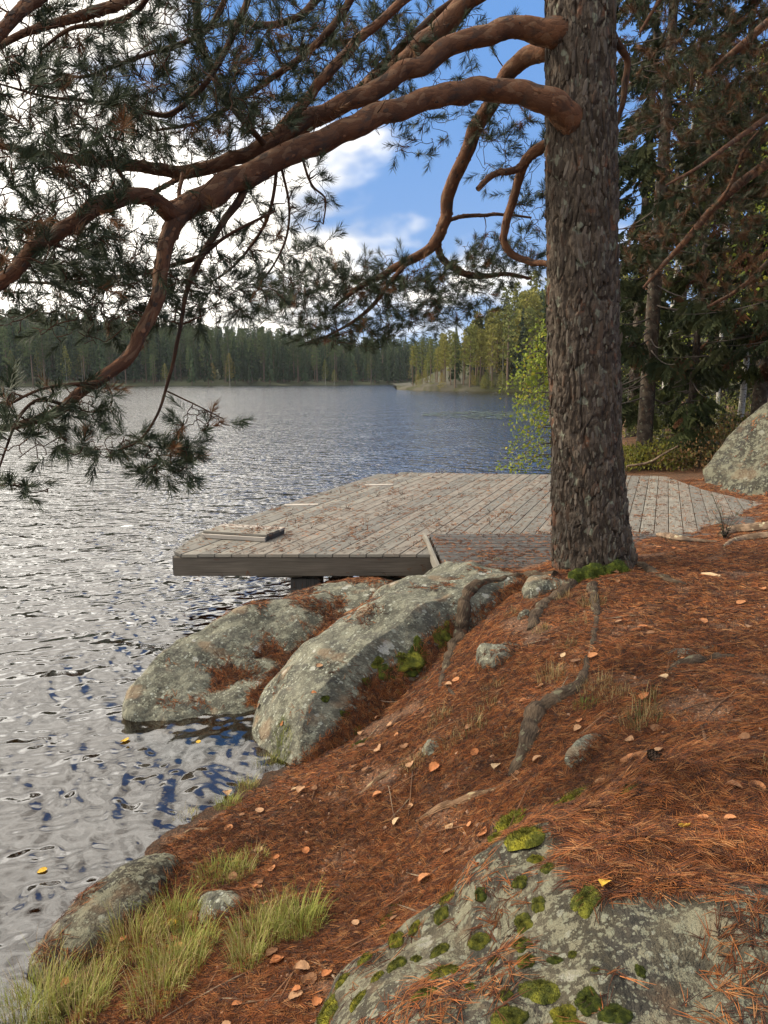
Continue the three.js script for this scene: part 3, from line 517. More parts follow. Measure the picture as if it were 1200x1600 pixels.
function limb(pts, o = {}) {
  const r = rng(Math.round(pts[0][0] * 1000) + 7), path = smoothPath(pts.map(q => [q[0], q[1], q[2], q[3] * 0.70]), o.step || 0.03), ph = r() * 50, wob = o.wobble === undefined ? 0.55 : o.wobble;
  for (const q of path) { const k = wob * Math.min(q[3], 0.05); q[0] += k * noise3(q[0] * 6, ph, q[1] * 6); q[1] += k * noise3(q[0] * 6, ph + 9, q[2] * 6); }
  const g = new Geo(), sides = path[0][3] > 0.045 ? 26 : path[0][3] > 0.02 ? 14 : 8;
  g.tube(path.map(local), sides, sides > 20 ? 1 : 0.4, 0.9, (len, a) => 1 + 0.09 * noise2(a * 5, len * 4, 5, 3) + 0.10 * Math.max(0, noise2(a * 3, len * 5 + ph, 3, 8)) + (sides > 20 ? 0.06 * noise2(a * 18, len * 14, 18, 5) : 0));
  part(pine, 'branch', g.build(true), o.mat || branchMat);
  if (!o.mat && pts[0][1] < 5.5) { const r2 = rng(path.length * 7 + 3); for (let i = 1; i < path.length - 1; i++) if (path[i][3] > 0.014) for (let k = 0; k < 3; k++) { const al = V(path[i + 1][0] - path[i - 1][0], path[i + 1][1] - path[i - 1][1], path[i + 1][2] - path[i - 1][2]).normalize(), N = V(r2() - 0.5, r2() - 0.5, r2() - 0.5).cross(al).normalize(), w = (0.008 + 0.016 * r2()) * Math.min(1, path[i][3] / 0.03 + 0.3), q = V(...local(path[i]).slice(0, 3)).addScaledVector(N, path[i][3] * 0.97); flakeSpots.push([q, N.clone().addScaledVector(al, (r2() - 0.5) * 0.5).normalize(), al, w, w * (1 + 1.6 * r2()), 0.002 + 0.005 * r2() * r2()]); } }
  if (!o.bare) path.forEach((q, i) => { if (i > path.length * (o.from || 0.2) && i % 2 === 0) skeleton.push({ p: V(q[0], q[1], q[2]), r: q[3] }); });
  return path;
}
// low thick limb and its fork
limb([[1.455,4.114,-5.9,0.177],[1.338,4.181,-5.78,0.154],[1.225,4.24,-5.7,0.137],[1.111,4.274,-5.64,0.126],[0.888,4.322,-5.6,0.106],[0.562,4.269,-5.45,0.101],[0.209,4.122,-5.25,0.097],[-0.16,3.915,-5,0.095],[-0.462,3.72,-4.8,0.093],[-0.734,3.532,-4.55,0.092],[-0.977,3.323,-4.3,0.092],[-1.108,3.225,-4.15,0.089]]);
limb([[-1.029,3.279,-4.22,0.073],[-1.108,3.215,-4.1,0.07],[-1.171,3.232,-3.95,0.058],[-1.248,3.227,-3.8,0.054],[-1.306,3.142,-3.65,0.055],[-1.401,3.028,-3.5,0.05],[-1.461,2.923,-3.3,0.043],[-1.502,2.825,-3.2,0.04],[-1.566,2.717,-3.1,0.037],[-1.643,2.595,-2.9,0.03]]);
limb([[-1.059,3.262,-4.2,0.076],[-1.104,3.158,-4.1,0.067],[-1.134,2.991,-4,0.055],[-1.14,2.805,-3.9,0.05],[-1.167,2.641,-3.8,0.047],[-1.244,2.45,-3.65,0.044],[-1.364,2.315,-3.5,0.038],[-1.493,2.202,-3.4,0.031],[-1.579,2.159,-3.3,0.026],[-1.698,2.137,-3.2,0.019]]);
// second limb, above it
limb([[1.388,4.769,-5.9,0.188],[1.221,4.778,-5.82,0.15],[1.116,4.795,-5.8,0.12],[0.899,4.79,-5.75,0.099],[0.642,4.691,-5.65,0.092],[0.393,4.546,-5.55,0.091],[0.128,4.358,-5.4,0.086],[-0.167,4.168,-5.25,0.081],[-0.447,3.992,-5.1,0.074],[-0.674,3.83,-4.95,0.07],[-0.858,3.694,-4.85,0.062],[-1.034,3.598,-4.75,0.055],[-1.201,3.551,-4.65,0.05],[-1.378,3.546,-4.5,0.046],[-1.577,3.52,-4.35,0.037],[-1.723,3.508,-4.2,0.029],[-1.926,3.504,-4,0.021]], { step: 0.035 });
// third limb, from higher up the trunk, behind the second
limb([[1.383,5.45,-6,0.113],[0.942,5.333,-6.1,0.11],[0.64,5.12,-6.1,0.105],[0.382,4.904,-6.1,0.1],[0.144,4.693,-6.1,0.094],[-0.144,4.489,-6.05,0.083],[-0.479,4.273,-6,0.067],[-0.757,4.065,-5.9,0.051],[-1.029,3.874,-5.8,0.04],[-1.334,3.822,-5.7,0.029],[-1.634,3.66,-5.6,0.022]]);
// limb hanging away over the deck
limb([[1.397,4.883,-6.05,0.156],[1.275,4.857,-6.2,0.133],[1.213,4.852,-6.3,0.108],[1.026,4.8,-6.5,0.095],[0.901,4.635,-6.6,0.091],[0.777,4.423,-6.7,0.086],[0.647,4.137,-6.8,0.082],[0.567,3.926,-6.85,0.079],[0.518,3.698,-6.9,0.074],[0.425,3.51,-6.9,0.065],[0.227,3.385,-6.9,0.053],[0,3.276,-6.9,0.041],[-0.229,3.155,-6.9,0.03],[-0.459,2.978,-6.9,0.021]]);
limb([[0.452,3.58,-6.9,0.047],[0.518,3.444,-7,0.045],[0.656,3.348,-7.1,0.043],[0.862,3.293,-7.2,0.04],[1.145,3.33,-7.3,0.028],[1.407,3.302,-7.4,0.019]]);
limb([[0.385,3.483,-6.9,0.03],[0.571,3.745,-7,0.027],[0.781,3.803,-7.1,0.024],[1.027,3.841,-7.2,0.022],[1.369,3.833,-7.3,0.013]]);
limb([[0.227,3.401,-6.9,0.03],[0.056,3.198,-6.8,0.026],[-0.111,2.971,-6.7,0.023],[-0.331,2.801,-6.6,0.017],[-0.545,2.688,-6.5,0.011]]);
// short limb with a broken stub
limb([[1.344,4.184,-6,0.067],[1.224,4.11,-6.1,0.063],[1.114,4.031,-6.15,0.058],[1.061,3.942,-6.2,0.051],[1.039,3.788,-6.25,0.048],[0.987,3.605,-6.3,0.046],[0.961,3.434,-6.3,0.041],[1.036,3.345,-6.3,0.038],[1.184,3.283,-6.25,0.035],[1.317,3.246,-6.1,0.031]]);
limb([[1.099,4.022,-6.15,0.042],[1.009,3.935,-6.1,0.037],[0.872,3.891,-6,0.034],[0.77,3.824,-5.95,0.031],[0.707,3.753,-5.9,0.028]], { bare: true });
// behind the trunk on the forest side
limb([[1.617,5.034,-6.1,0.052],[1.747,4.859,-6.15,0.045],[1.856,4.745,-6.2,0.037],[1.85,4.588,-6.2,0.035],[1.835,4.429,-6.2,0.029],[1.785,4.245,-6.2,0.024],[1.782,4.036,-6.2,0.016]], { mat: twigMat });
// grey dead limbs and leaders in the upper crown
const dk = { mat: twigMat };
limb([[-0.731,3.756,-4.85,0.025],[-0.816,3.837,-4.75,0.029],[-0.925,3.978,-4.7,0.03],[-0.997,4.11,-4.6,0.032],[-1.027,4.238,-4.55,0.031],[-1.03,4.361,-4.5,0.033],[-1.018,4.532,-4.4,0.034]], dk);
limb([[-0.695,3.8,-4.95,0.047],[-0.593,3.918,-4.95,0.047],[-0.452,4.064,-4.95,0.043],[-0.273,4.273,-4.95,0.043],[-0.097,4.429,-4.95,0.038],[0.077,4.563,-4.95,0.036],[0.309,4.76,-5,0.039]], { from: 0 });
limb([[-0.192,4.489,-6.05,0.042],[0,4.684,-6.1,0.042],[0.194,4.901,-6.2,0.04],[0.442,5.144,-6.3,0.038],[0.683,5.343,-6.3,0.038]], dk);
limb([[-1.315,3.989,-3.4,0.038],[-1.385,3.86,-3.3,0.037],[-1.436,3.746,-3.2,0.034],[-1.482,3.626,-3.1,0.032],[-1.563,3.476,-3,0.026]], { from: 0 });
limb([[-0.999,4.182,-3.8,0.039],[-1.18,4.017,-3.7,0.035],[-1.309,3.951,-3.65,0.031],[-1.42,3.895,-3.6,0.026],[-1.507,3.82,-3.5,0.021],[-1.657,3.7,-3.4,0.018]], { from: 0 });
limb([[-0.668,4.316,-4.2,0.025],[-0.749,4.138,-4.2,0.025],[-0.851,3.938,-4.15,0.023],[-0.96,3.77,-4.1,0.021],[-1.091,3.663,-4.05,0.019],[-1.226,3.67,-4,0.017],[-1.395,3.672,-3.9,0.013],[-1.599,3.666,-3.8,0.01],[-1.758,3.68,-3.7,0.006]], dk);
limb([[-0.8,4.363,-4.3,0.022],[-0.908,4.181,-4.3,0.022],[-1,4.093,-4.25,0.018],[-1.189,4.012,-4.2,0.016],[-1.358,3.913,-4.1,0.014],[-1.518,3.823,-4,0.01],[-1.66,3.843,-3.9,0.007]], dk);
limb([[-0.161,4.784,-5.2,0.036],[-0.325,4.564,-5.2,0.034],[-0.527,4.358,-5.15,0.029],[-0.726,4.209,-5.1,0.026],[-0.914,4.045,-5,0.021],[-1.134,3.902,-4.9,0.017],[-1.382,3.817,-4.8,0.01]], dk);
limb([[-1.03,4.155,-3.8,0.02],[-1.156,4.022,-3.8,0.018],[-1.275,3.957,-3.75,0.016],[-1.418,3.912,-3.7,0.013],[-1.528,3.78,-3.6,0.008]], dk);
limb([[-0.335,4.915,-5.4,0.037],[-0.543,4.685,-5.35,0.034],[-0.746,4.614,-5.3,0.03],[-0.934,4.582,-5.2,0.022],[-1.198,4.485,-5.1,0.015]], dk);
limb([[0.186,5.2,-6,0.031],[0,4.904,-5.9,0.028],[-0.182,4.737,-5.8,0.025],[-0.447,4.655,-5.7,0.02],[-0.748,4.574,-5.6,0.012]], dk);
limb([[-1.23,3.251,-3.85,0.017],[-1.281,3.349,-3.8,0.015],[-1.308,3.44,-3.75,0.013],[-1.331,3.495,-3.7,0.01]], dk);
limb([[-1.087,3.242,-4.2,0.018],[-1.103,3.344,-4.25,0.016],[-1.119,3.473,-4.4,0.017]], { bare: true });
// long hanging twig-limbs
limb([[-0.772,3.454,-4.5,0.035],[-0.832,3.33,-4.45,0.031],[-0.906,3.183,-4.35,0.026],[-0.996,3.014,-4.25,0.026],[-1.056,2.874,-4.2,0.02],[-1.076,2.697,-4.1,0.016],[-1.105,2.511,-4.05,0.014],[-1.145,2.327,-4,0.012],[-1.181,2.164,-3.9,0.01],[-1.272,2.035,-3.85,0.008],[-1.373,1.99,-3.8,0.007]], { mat: twigMat, from: 0.5 });
limb([[-1.003,3.008,-4.25,0.022],[-1.205,2.961,-4.3,0.018],[-1.437,2.927,-4.35,0.017],[-1.747,2.891,-4.4,0.015],[-2.122,2.911,-4.5,0.01]], dk);
limb([[-0.985,3.021,-4.25,0.015],[-0.88,3.117,-4.3,0.013],[-0.718,3.227,-4.4,0.011],[-0.623,3.299,-4.5,0.008]], dk);
limb([[-0.63,3.586,-4.65,0.016],[-0.641,3.426,-4.6,0.014],[-0.694,3.267,-4.6,0.014],[-0.773,3.141,-4.6,0.012],[-0.91,2.996,-4.6,0.01],[-1.027,2.923,-4.6,0.008]], dk);
limb([[-0.6,3.572,-4.65,0.012],[-0.566,3.377,-4.7,0.01],[-0.591,3.204,-4.75,0.01],[-0.672,3.063,-4.8,0.008],[-0.795,2.91,-4.8,0.006]], dk);
limb([[-0.496,3.677,-4.75,0.012],[-0.426,3.485,-4.7,0.01],[-0.351,3.413,-4.7,0.008],[-0.365,3.268,-4.7,0.006]], dk);
limb([[-1.455,2.239,-3.42,0.013],[-1.514,2.262,-3.3,0.011],[-1.556,2.197,-3.2,0.01],[-1.597,2.065,-3.15,0.007],[-1.64,1.908,-3.1,0.005]], dk);
limb([[-1.334,2.33,-3.5,0.012],[-1.411,2.33,-3.4,0.01],[-1.534,2.303,-3.35,0.009],[-1.686,2.22,-3.3,0.007]], dk);
limb([[-1.147,2.287,-4,0.007],[-1.041,2.244,-3.95,0.006],[-0.93,2.197,-3.9,0.005],[-0.832,2.147,-3.9,0.004]], dk);
// crown above the picture
for (let k = 0; k < 11; k++) { const a = k * 2.4 + 0.5, y = 5.6 + k * 0.62, L = 3.4 - k * 0.2, r = rng(900 + k), cx = pineBase[0] - 0.1 - k * 0.03, cz = -5.95; limb([0, 0.3, 0.6, 0.85, 1].map((f, i) => [cx + Math.cos(a) * L * f, y + 0.5 * f - 0.5 * f * f + (r() - 0.5) * 0.15, cz + Math.sin(a) * L * f, 0.055 * (1 - f) + 0.012]), { step: 0.1 }); }

barkScales(pine, flakeSpots, [[0.14, 0.066, 0.034], [0.11, 0.052, 0.028], [0.18, 0.088, 0.046], [0.085, 0.052, 0.035], [0.06, 0.042, 0.032]], scaleMat);
console.log('flakes', flakeSpots.length);
// ---------------------------------------------------------------- twigs and needle shoots
const shootGeo = [0, 1, 2].map(v => {
  const g = new Geo(), r = rng(40 + v), L = 0.085 + v * 0.02;
  for (let i = 0; i < 64; i++) {
    const t = 0.12 + 0.88 * Math.pow(r(), 0.8), az = r() * 6.283, op = (1.15 - 0.55 * t) * (0.75 + 0.4 * r()), l = 0.045 + r() * 0.02, b = [0, L * t, 0];
    const d = [Math.sin(op) * Math.cos(az), Math.cos(op), Math.sin(op) * Math.sin(az)], w = 0.0012, sx = -Math.sin(az + r()) * w, sz = Math.cos(az + r()) * w, c = 0.006 * (r() - 0.3);
    const m = [b[0] + d[0] * l * 0.55, b[1] + d[1] * l * 0.55 + c, b[2] + d[2] * l * 0.55], e = [b[0] + d[0] * l, b[1] + d[1] * l, b[2] + d[2] * l];
    g.quad([b[0] - sx, b[1], b[2] - sz], [b[0] + sx, b[1], b[2] + sz], [m[0] + sx, m[1], m[2] + sz], [m[0] - sx, m[1], m[2] - sz]); g.tri([m[0] - sx, m[1], m[2] - sz], [m[0] + sx, m[1], m[2] + sz], e);
  }
  return g.build(true);
});
const needleMat = std({ color: lin(1, 1, 1), roughness: 0.6 });
class Twigs {                              // grows thin wood from a skeleton into regions, and carries needle shoots
  constructor(skel, seed) { this.s = skel; this.r = rng(seed); this.g = new Geo(); this.shoots = []; }
  grow(targets, o = {}) {
    const r = this.r, S = this.s;
    const near = q => { let b = 1e9, k = -1; for (let i = 0; i < S.length; i++) { const d = S[i].p.distanceToSquared(q); if (d < b) { b = d; k = i; } } return [k, Math.sqrt(b)]; };
    const list = targets.map(q => ({ q, d: near(q)[1] })).sort((a, b) => a.d - b.d);
    for (const { q } of list) {
      const [k, d] = near(q); if (d < 0.04 || d > (o.reach || 1.6)) continue;
      const A = S[k].p, n = Math.max(3, Math.ceil(d / 0.055)), side = V(r() - 0.5, r() - 0.35, r() - 0.5).multiplyScalar(0.55 * d), mid = A.clone().lerp(q, 0.45).add(side), r0 = Math.min(S[k].r * 0.8, 0.0042 + 0.009 * d), path = [];
      for (let i = 0; i <= n; i++) { const t = i / n, p = A.clone().multiplyScalar((1 - t) * (1 - t)).addScaledVector(mid, 2 * t * (1 - t)).addScaledVector(q, t * t); if (i && i < n) p.add(V(r() - 0.5, r() - 0.5, r() - 0.5).multiplyScalar(0.016)); path.push([p.x, p.y, p.z, mix(r0, 0.0026, t)]); }
      this.g.tube(path.map(o.local || (a => a)), r0 > 0.006 ? 6 : 4, 0.2, 2, null, false);
      for (let i = 1; i <= n; i++) S.push({ p: V(path[i][0], path[i][1], path[i][2]), r: path[i][3] });
      if (r() > (o.bare || 0.25)) {
        const dir = q.clone().sub(V(path[n - 1][0], path[n - 1][1], path[n - 1][2])).normalize(); dir.y += 0.35; dir.normalize();
        this.shoots.push([q, dir]);
        const e = Math.floor(r() * 2.9); for (let i = 0; i < e; i++) { const j = Math.max(1, n - 1 - Math.floor(r() * Math.min(3, n))), b = V(path[j][0], path[j][1], path[j][2]), dd = dir.clone().add(V(r() - 0.5, r() - 0.4, r() - 0.5).multiplyScalar(1.6)).normalize(); this.shoots.push([b, dd]); }
      }
    }
  }
  finish(parent, mat, tone, off = V(0, 0, 0), names = ['twigs', 'needles'], scale = 1) {
    const t = part(parent, names[0], this.g.build(), mat); t.userData.kind = 'stuff';
    const r = this.r, M = new THREE.Matrix4(), Q = new THREE.Quaternion(), c = new THREE.Color();
    for (let v = 0; v < 3; v++) {
      const list = this.shoots.filter((_, i) => i % 3 === v), im = new THREE.InstancedMesh(shootGeo[v], needleMat, list.length); im.name = names[1]; im.userData.kind = 'stuff'; im.castShadow = im.receiveShadow = true;
      list.forEach(([p, d], i) => { Q.setFromUnitVectors(V(0, 1, 0), d).multiply(new THREE.Quaternion().setFromAxisAngle(V(0, 1, 0), r() * 6.28)); const s = scale * (0.8 + r() * 0.45); M.compose(p.clone().sub(off), Q, V(s, s, s)); im.setMatrixAt(i, M); const k = tone(r, p); im.setColorAt(i, c.setRGB(k[0], k[1], k[2])); });
      parent.add(im);
    }
  }
}
function inside(list, seed) { const r = rng(seed), out = []; for (const [c, rad, n] of list) for (let i = 0; i < n; i++) { let x, y, z; do { x = r() * 2 - 1; y = r() * 2 - 1; z = r() * 2 - 1; } while (x * x + y * y + z * z > 1); out.push(V(c[0] + x * rad[0], c[1] + y * rad[1], c[2] + z * rad[2])); } return out; }
const twigs = new Twigs(skeleton, 303);
twigs.grow(inside([
  // upper crown over the water
  [[-1.345,3.371,-3.3], [0.42, 0.22, 0.5], 110], [[-1.407,3.075,-3.1], [0.36, 0.3, 0.5], 130], [[-1.344,3.3,-3.7], [0.4, 0.2, 0.5], 80], [[-1.535,3.702,-3.6], [0.5, 0.35, 0.6], 110], [[-1.254,3.996,-4], [0.6, 0.4, 0.6], 170], [[-1.167,3.804,-4.2], [0.6, 0.3, 0.6], 190],
  [[-0.904,4.177,-4.6], [0.6, 0.4, 0.6], 160], [[-0.713,4.118,-5], [0.6, 0.35, 0.6], 170], [[-1.014,3.804,-4.7], [0.6, 0.22, 0.5], 140], [[-0.351,4.694,-5.6], [0.6, 0.35, 0.6], 120], [[0,4.778,-5.9], [0.5, 0.35, 0.6], 80], [[-0.442,4.453,-5.6], [0.5, 0.25, 0.5], 90], [[0.494,4.942,-6.3], [0.5, 0.3, 0.5], 50], [[0.254,4.566,-6.4], [0.5, 0.25, 0.5], 60],
  // under the first fork
  [[-1.616,2.912,-4], [0.5, 0.25, 0.6], 150], [[-1.705,2.733,-3.8], [0.35, 0.2, 0.5], 80], [[-1.357,2.84,-4.2], [0.45, 0.2, 0.6], 120], [[-0.987,2.793,-4.4], [0.3, 0.16, 0.4], 75], [[-1.085,3.038,-4.4], [0.35, 0.25, 0.5], 60], [[-1.451,2.913,-3.6], [0.45, 0.25, 0.4], 70], [[-0.753,2.987,-4.8], [0.25, 0.2, 0.4], 50], [[-1.471,2.623,-4], [0.4, 0.1, 0.4], 45],
  [[-0.508,3.362,-4.8], [0.22, 0.3, 0.3], 40], [[-0.901,3.249,-4.6], [0.3, 0.25, 0.3], 36],
  // hanging ends
  [[-1.357,2.002,-3.85], [0.22, 0.08, 0.2], 34], [[-1.109,1.93,-3.9], [0.16, 0.10, 0.2], 28], [[-0.949,2.147,-3.9], [0.14, 0.07, 0.2], 24], [[-1.538,2.088,-3.2], [0.16, 0.12, 0.3], 26], [[-1.407,2.258,-3.45], [0.18, 0.07, 0.2], 24], [[-1.602,2.22,-3.3], [0.2, 0.12, 0.2], 24], [[-1.534,1.895,-3.1], [0.12, 0.05, 0.15], 12],
  // spray over the deck
  [[-0.564,3.089,-6.8], [0.5, 0.2, 0.5], 130], [[0,3.265,-6.9], [0.45, 0.18, 0.5], 110], [[0.522,3.167,-7], [0.45, 0.2, 0.5], 110], [[1.066,3.476,-7.2], [0.4, 0.22, 0.4], 100], [[-0.88,2.908,-6.6], [0.4, 0.16, 0.4], 80], [[-0.332,2.694,-6.6], [0.5, 0.12, 0.4], 80], [[0.227,2.87,-6.8], [0.5, 0.16, 0.4], 80], [[0.71,2.95,-7.1], [0.4, 0.14, 0.4], 55], [[-0.671,3.413,-6.8], [0.3, 0.1, 0.3], 30],
  [[1.027,4.186,-6.4], [0.3, 0.35, 0.3], 70], [[1.217,3.721,-6.5], [0.18, 0.25, 0.3], 40], [[0.842,4.49,-6.6], [0.25, 0.25, 0.3], 40], [[0.192,4.161,-6], [0.3, 0.15, 0.3], 30],
], 71), { local, bare: 0.56 });
twigs.grow(inside([
  [[-0.564,3.116,-6.8], [0.6, 0.2, 0.5], 150], [[0.286,3.155,-6.9], [0.55, 0.22, 0.5], 150], [[1.069,3.362,-7.2], [0.4, 0.22, 0.4], 100], [[-0.221,2.801,-6.6], [0.6, 0.15, 0.4], 110], [[-1.058,2.828,-4.4], [0.35, 0.2, 0.4], 70], [[-1.358,1.985,-3.85], [0.24, 0.07, 0.2], 24], [[-1.076,1.93,-3.9], [0.18, 0.09, 0.2], 20],
], 171), { local, bare: 0.25 });
twigs.grow(inside([[[-1.352,3.749,-3.8], [0.9, 0.6, 0.6], 170], [[-0.835,4.117,-4.8], [0.9, 0.5, 0.7], 190], [[-0.179,4.614,-5.7], [0.7, 0.5, 0.6], 130], [[-1.42,2.926,-4.1], [0.7, 0.3, 0.5], 170], [[-0.704,3.325,-4.8], [0.35, 0.35, 0.3], 60], [[0,3.035,-6.8], [0.9, 0.25, 0.5], 130]], 172), { local, bare: 0.85 });
twigs.grow(inside([[[-1.423,2.002,-3.85], [0.2, 0.06, 0.15], 26], [[-1.172,1.915,-3.88], [0.16, 0.07, 0.15], 24], [[-0.933,2.13,-3.9], [0.14, 0.05, 0.15], 22], [[-1.473,2.072,-3.4], [0.1, 0.08, 0.2], 16], [[-1.529,2.197,-3.2], [0.12, 0.10, 0.2], 18], [[-1.534,1.895,-3.1], [0.09, 0.03, 0.12], 12], [[-1.401,2.212,-3.5], [0.15, 0.05, 0.15], 18]], 173), { local, bare: 0.1 });
twigs.grow(inside([[[1.4, 7.5, -6], [2.6, 1.6, 2.6], 260], [[1.3, 10, -6], [1.8, 2, 1.8], 200]], 72), { local, bare: 0 });
twigs.finish(pine, twigMat, (r, p) => { const k = r(); return k < 0.05 ? [0.16, 0.075, 0.03] : k < 0.4 ? [0.032, 0.044, 0.021] : [0.046, 0.06, 0.028]; }, V(...pineBase));
console.log('shoots', twigs.shoots.length, 'twig tris', twigs.g.i.length / 3);

// ---------------------------------------------------------------- far shores
const FAR = [[-900, -190], [-420, -225], [-200, -268], [-80, -300], [-20, -330], [8, -372], [30, -392], [60, -330], [120, -300]];   // waterline of the far shore, left to right
function farH(x, z) {                   // hills behind the far shore
  let best = 1e9, side = -1; for (let i = 0; i < FAR.length - 1; i++) { const [ax, az] = FAR[i], [bx, bz] = FAR[i + 1], dx = bx - ax, dz = bz - az, t = clamp(((x - ax) * dx + (z - az) * dz) / (dx * dx + dz * dz)), d = Math.hypot(x - ax - t * dx, z - az - t * dz); if (d < best) { best = d; side = dx * (z - az) - dz * (x - ax) > 0 ? -1 : 1; } }
  const s = best * side; return s < 0 ? -1.5 : Math.min(1.2, s * 0.25) + 0.10 * s * sstep(5, 60, s) * (1 + 0.4 * fbm3(x * 0.006, 1, z * 0.006, 3)) * (x > -60 ? 0.6 : 1) - 0.02;
}
const farSoil = std({ color: lin(0.055, 0.06, 0.03), roughness: 1 });
{ const g = sheet(graded([[-900, 400, 9]]), graded([[-185, -640, 8]]), farH, 1); g.computeVertexNormals(); top(mesh(g, farSoil), 'far_hills', 'low wooded hills beyond the lake', 'hills', null, 'structure'); }
// the point of land on the near right: rock at its tip, wooded ridge behind
const CAPE = [[5.5, -168], [9, -160], [16, -154], [26, -150], [40, -140], [70, -118], [110, -100]];
function capeH(x, z) {
  let best = 1e9, side = -1; for (let i = 0; i < CAPE.length - 1; i++) { const [ax, az] = CAPE[i], [bx, bz] = CAPE[i + 1], dx = bx - ax, dz = bz - az, t = clamp(((x - ax) * dx + (z - az) * dz) / (dx * dx + dz * dz)), d = Math.hypot(x - ax - t * dx, z - az - t * dz); if (d < best) { best = d; side = dx * (z - az) - dz * (x - ax) > 0 ? -1 : 1; } }
  const back = -(z + 168) + (x - 5.5) * 0.25; let s = Math.min(best * side, x - 4.5 + Math.max(0, (-z - 168) * 0.2));
  if (s < 0) return -1; return Math.min(0.9, s * 0.6) + 0.17 * Math.max(0, s - 2) * sstep(6, 30, x) + 0.9 * Math.exp(-(((x - 12) / 6) ** 2) - ((z + 163) / 7) ** 2) + 0.35 * fbm3(x * 0.3, 2, z * 0.3, 3) - 0.05;
}
{
  const g = sheet(graded([[3, 40, 0.7], [40, 130, 3]]), graded([[-95, -146, 2], [-146, -185, 0.8], [-185, -300, 5]]), capeH, 1), p = g.attributes.position, c = new Float32Array(p.count * 3);
  for (let i = 0; i < p.count; i++) { const x = p.getX(i), y = p.getY(i), z = p.getZ(i), n = fbm3(x * 0.4, y, z * 0.4, 4), bare = sstep(24, 14, x) * sstep(-0.15, 0.1, n + 0.1); c.set(lerp3([0.032, 0.032, 0.012], [0.06, 0.055, 0.04], bare), i * 3); }
  g.setAttribute('color', new THREE.BufferAttribute(c, 3)); g.computeVertexNormals(); top(mesh(g, std({ vertexColors: true, roughness: 1 })), 'headland', 'rocky wooded point of land reaching into the lake', 'headland', null, 'structure');
}
// tree shapes for the distance: trunk and crown geometries, about 1 unit = 1 metre, 12 m tall
function farSpruce(seed) {
  const r = rng(seed), t = new Geo(), c = new Geo(), H = 13; t.tube([[0, 0, 0, 0.17], [0, H * 0.5, 0, 0.1], [0, H, 0, 0.02]], 5);
  for (let y = 1.0 + r(); y < H - 0.2; y += 0.42) { const R0 = 2.0 * Math.pow(1 - y / H, 0.75) * (0.75 + 0.4 * r()) + 0.12, n = 6 + Math.floor(r() * 3); for (let k = 0; k < n; k++) { const a = r() * 6.283, L = R0 * (0.6 + 0.6 * r()), dx = Math.cos(a), dz = Math.sin(a), w = 0.16 + 0.14 * L, dr = 0.25 + 0.3 * r(); for (let q = 0; q < 2; q++) { const l0 = L * q * 0.45, l1 = L * (q * 0.45 + 0.55), w0 = w * (q ? 0.9 : 0.6), y0 = y - dr * l0, y1 = y - dr * l1 - 0.12 * r(); c.tri([dx * l0 - dz * w0, y0 - 0.2 * r(), dz * l0 + dx * w0], [dx * l1, y1, dz * l1], [dx * l0 + dz * w0, y0 + 0.15, dz * l0 - dx * w0]); c.tri([dx * l0, y0 + 0.12, dz * l0], [dx * l1 * 0.9, y1 - 0.35, dz * l1 * 0.9], [dx * l1, y1, dz * l1]); } } }
  return [t.build(), c.build(true)];
}
function farPine(seed, lo = 0.45) {
  const r = rng(seed), t = new Geo(), c = new Geo(), H = 13, lean = (r() - 0.5) * 0.8; t.tube([[0, 0, 0, 0.19], [lean * 0.4, H * 0.55, 0, 0.13], [lean, H * 0.96, 0, 0.03]], 6);
  for (let k = 0; k < 17; k++) { const f = lo + (1 - lo) * (k / 16), R0 = (1.9 - 1.3 * f * f) * (0.7 + 0.5 * r()), a = k * 2.4 + r(), cx = lean * f + Math.cos(a) * R0 * 0.6, cz = Math.sin(a) * R0 * 0.6, cy = H * f; t.tube([[lean * f, cy - 0.5, 0, 0.05], [cx, cy, cz, 0.02]], 4); for (let i = 0; i < 34; i++) { const u = r() * 6.283, v = Math.pow(r(), 0.6), x = cx + Math.cos(u) * v * 0.85, z = cz + Math.sin(u) * v * 0.85, y = cy + (r() - 0.4) * 0.55, s = 0.16 + r() * 0.16, d = r() * 6.283; c.tri([x - Math.cos(d) * s, y - 0.1, z - Math.sin(d) * s], [x + Math.cos(d) * s, y + 0.1 * r(), z + Math.sin(d) * s], [x + (r() - 0.5) * s, y + s * (0.4 + r()), z + (r() - 0.5) * s]); } }
  return [t.build(), c.build(true)];
}
function farBirch(seed) {
  const r = rng(seed), t = new Geo(), c = new Geo(), H = 9.5; t.tube([[0, 0, 0, 0.13], [0.1, H * 0.5, 0, 0.09], [0.2, H, 0, 0.02]], 5);
  for (let i = 0; i < 720; i++) { const f = 0.22 + 0.78 * r(), R0 = 1.9 * Math.sin(Math.PI * Math.pow(f, 0.8)) + 0.3, a = r() * 6.283, v = Math.pow(r(), 0.5) * (0.8 + 0.35 * noise3(Math.cos(a) * 2, f * 6, Math.sin(a) * 2 + seed)), x = Math.cos(a) * R0 * v, z = Math.sin(a) * R0 * v, y = H * f, s = 0.11 + 0.12 * r(), d = r() * 6.283; c.tri([x - Math.cos(d) * s, y, z - Math.sin(d) * s], [x + Math.cos(d) * s, y + 0.1, z + Math.sin(d) * s], [x + (r() - 0.5) * s, y + s * (r() * 2.4 - 1.2), z + (r() - 0.5) * s]); }
  return [t.build(), c.build(true)];
}
const farKinds = [farSpruce(1), farSpruce(2), farSpruce(3), farPine(4), farPine(5, 0.55), farPine(6, 0.35), farBirch(7), farBirch(8)];
const farTrunk = { g: std({ color: lin(0.12, 0.085, 0.06) }), w: std({ color: lin(0.22, 0.21, 0.18) }) };
const leafy = (r, g, b) => std({ color: lin(r, g, b), roughness: 0.8 });
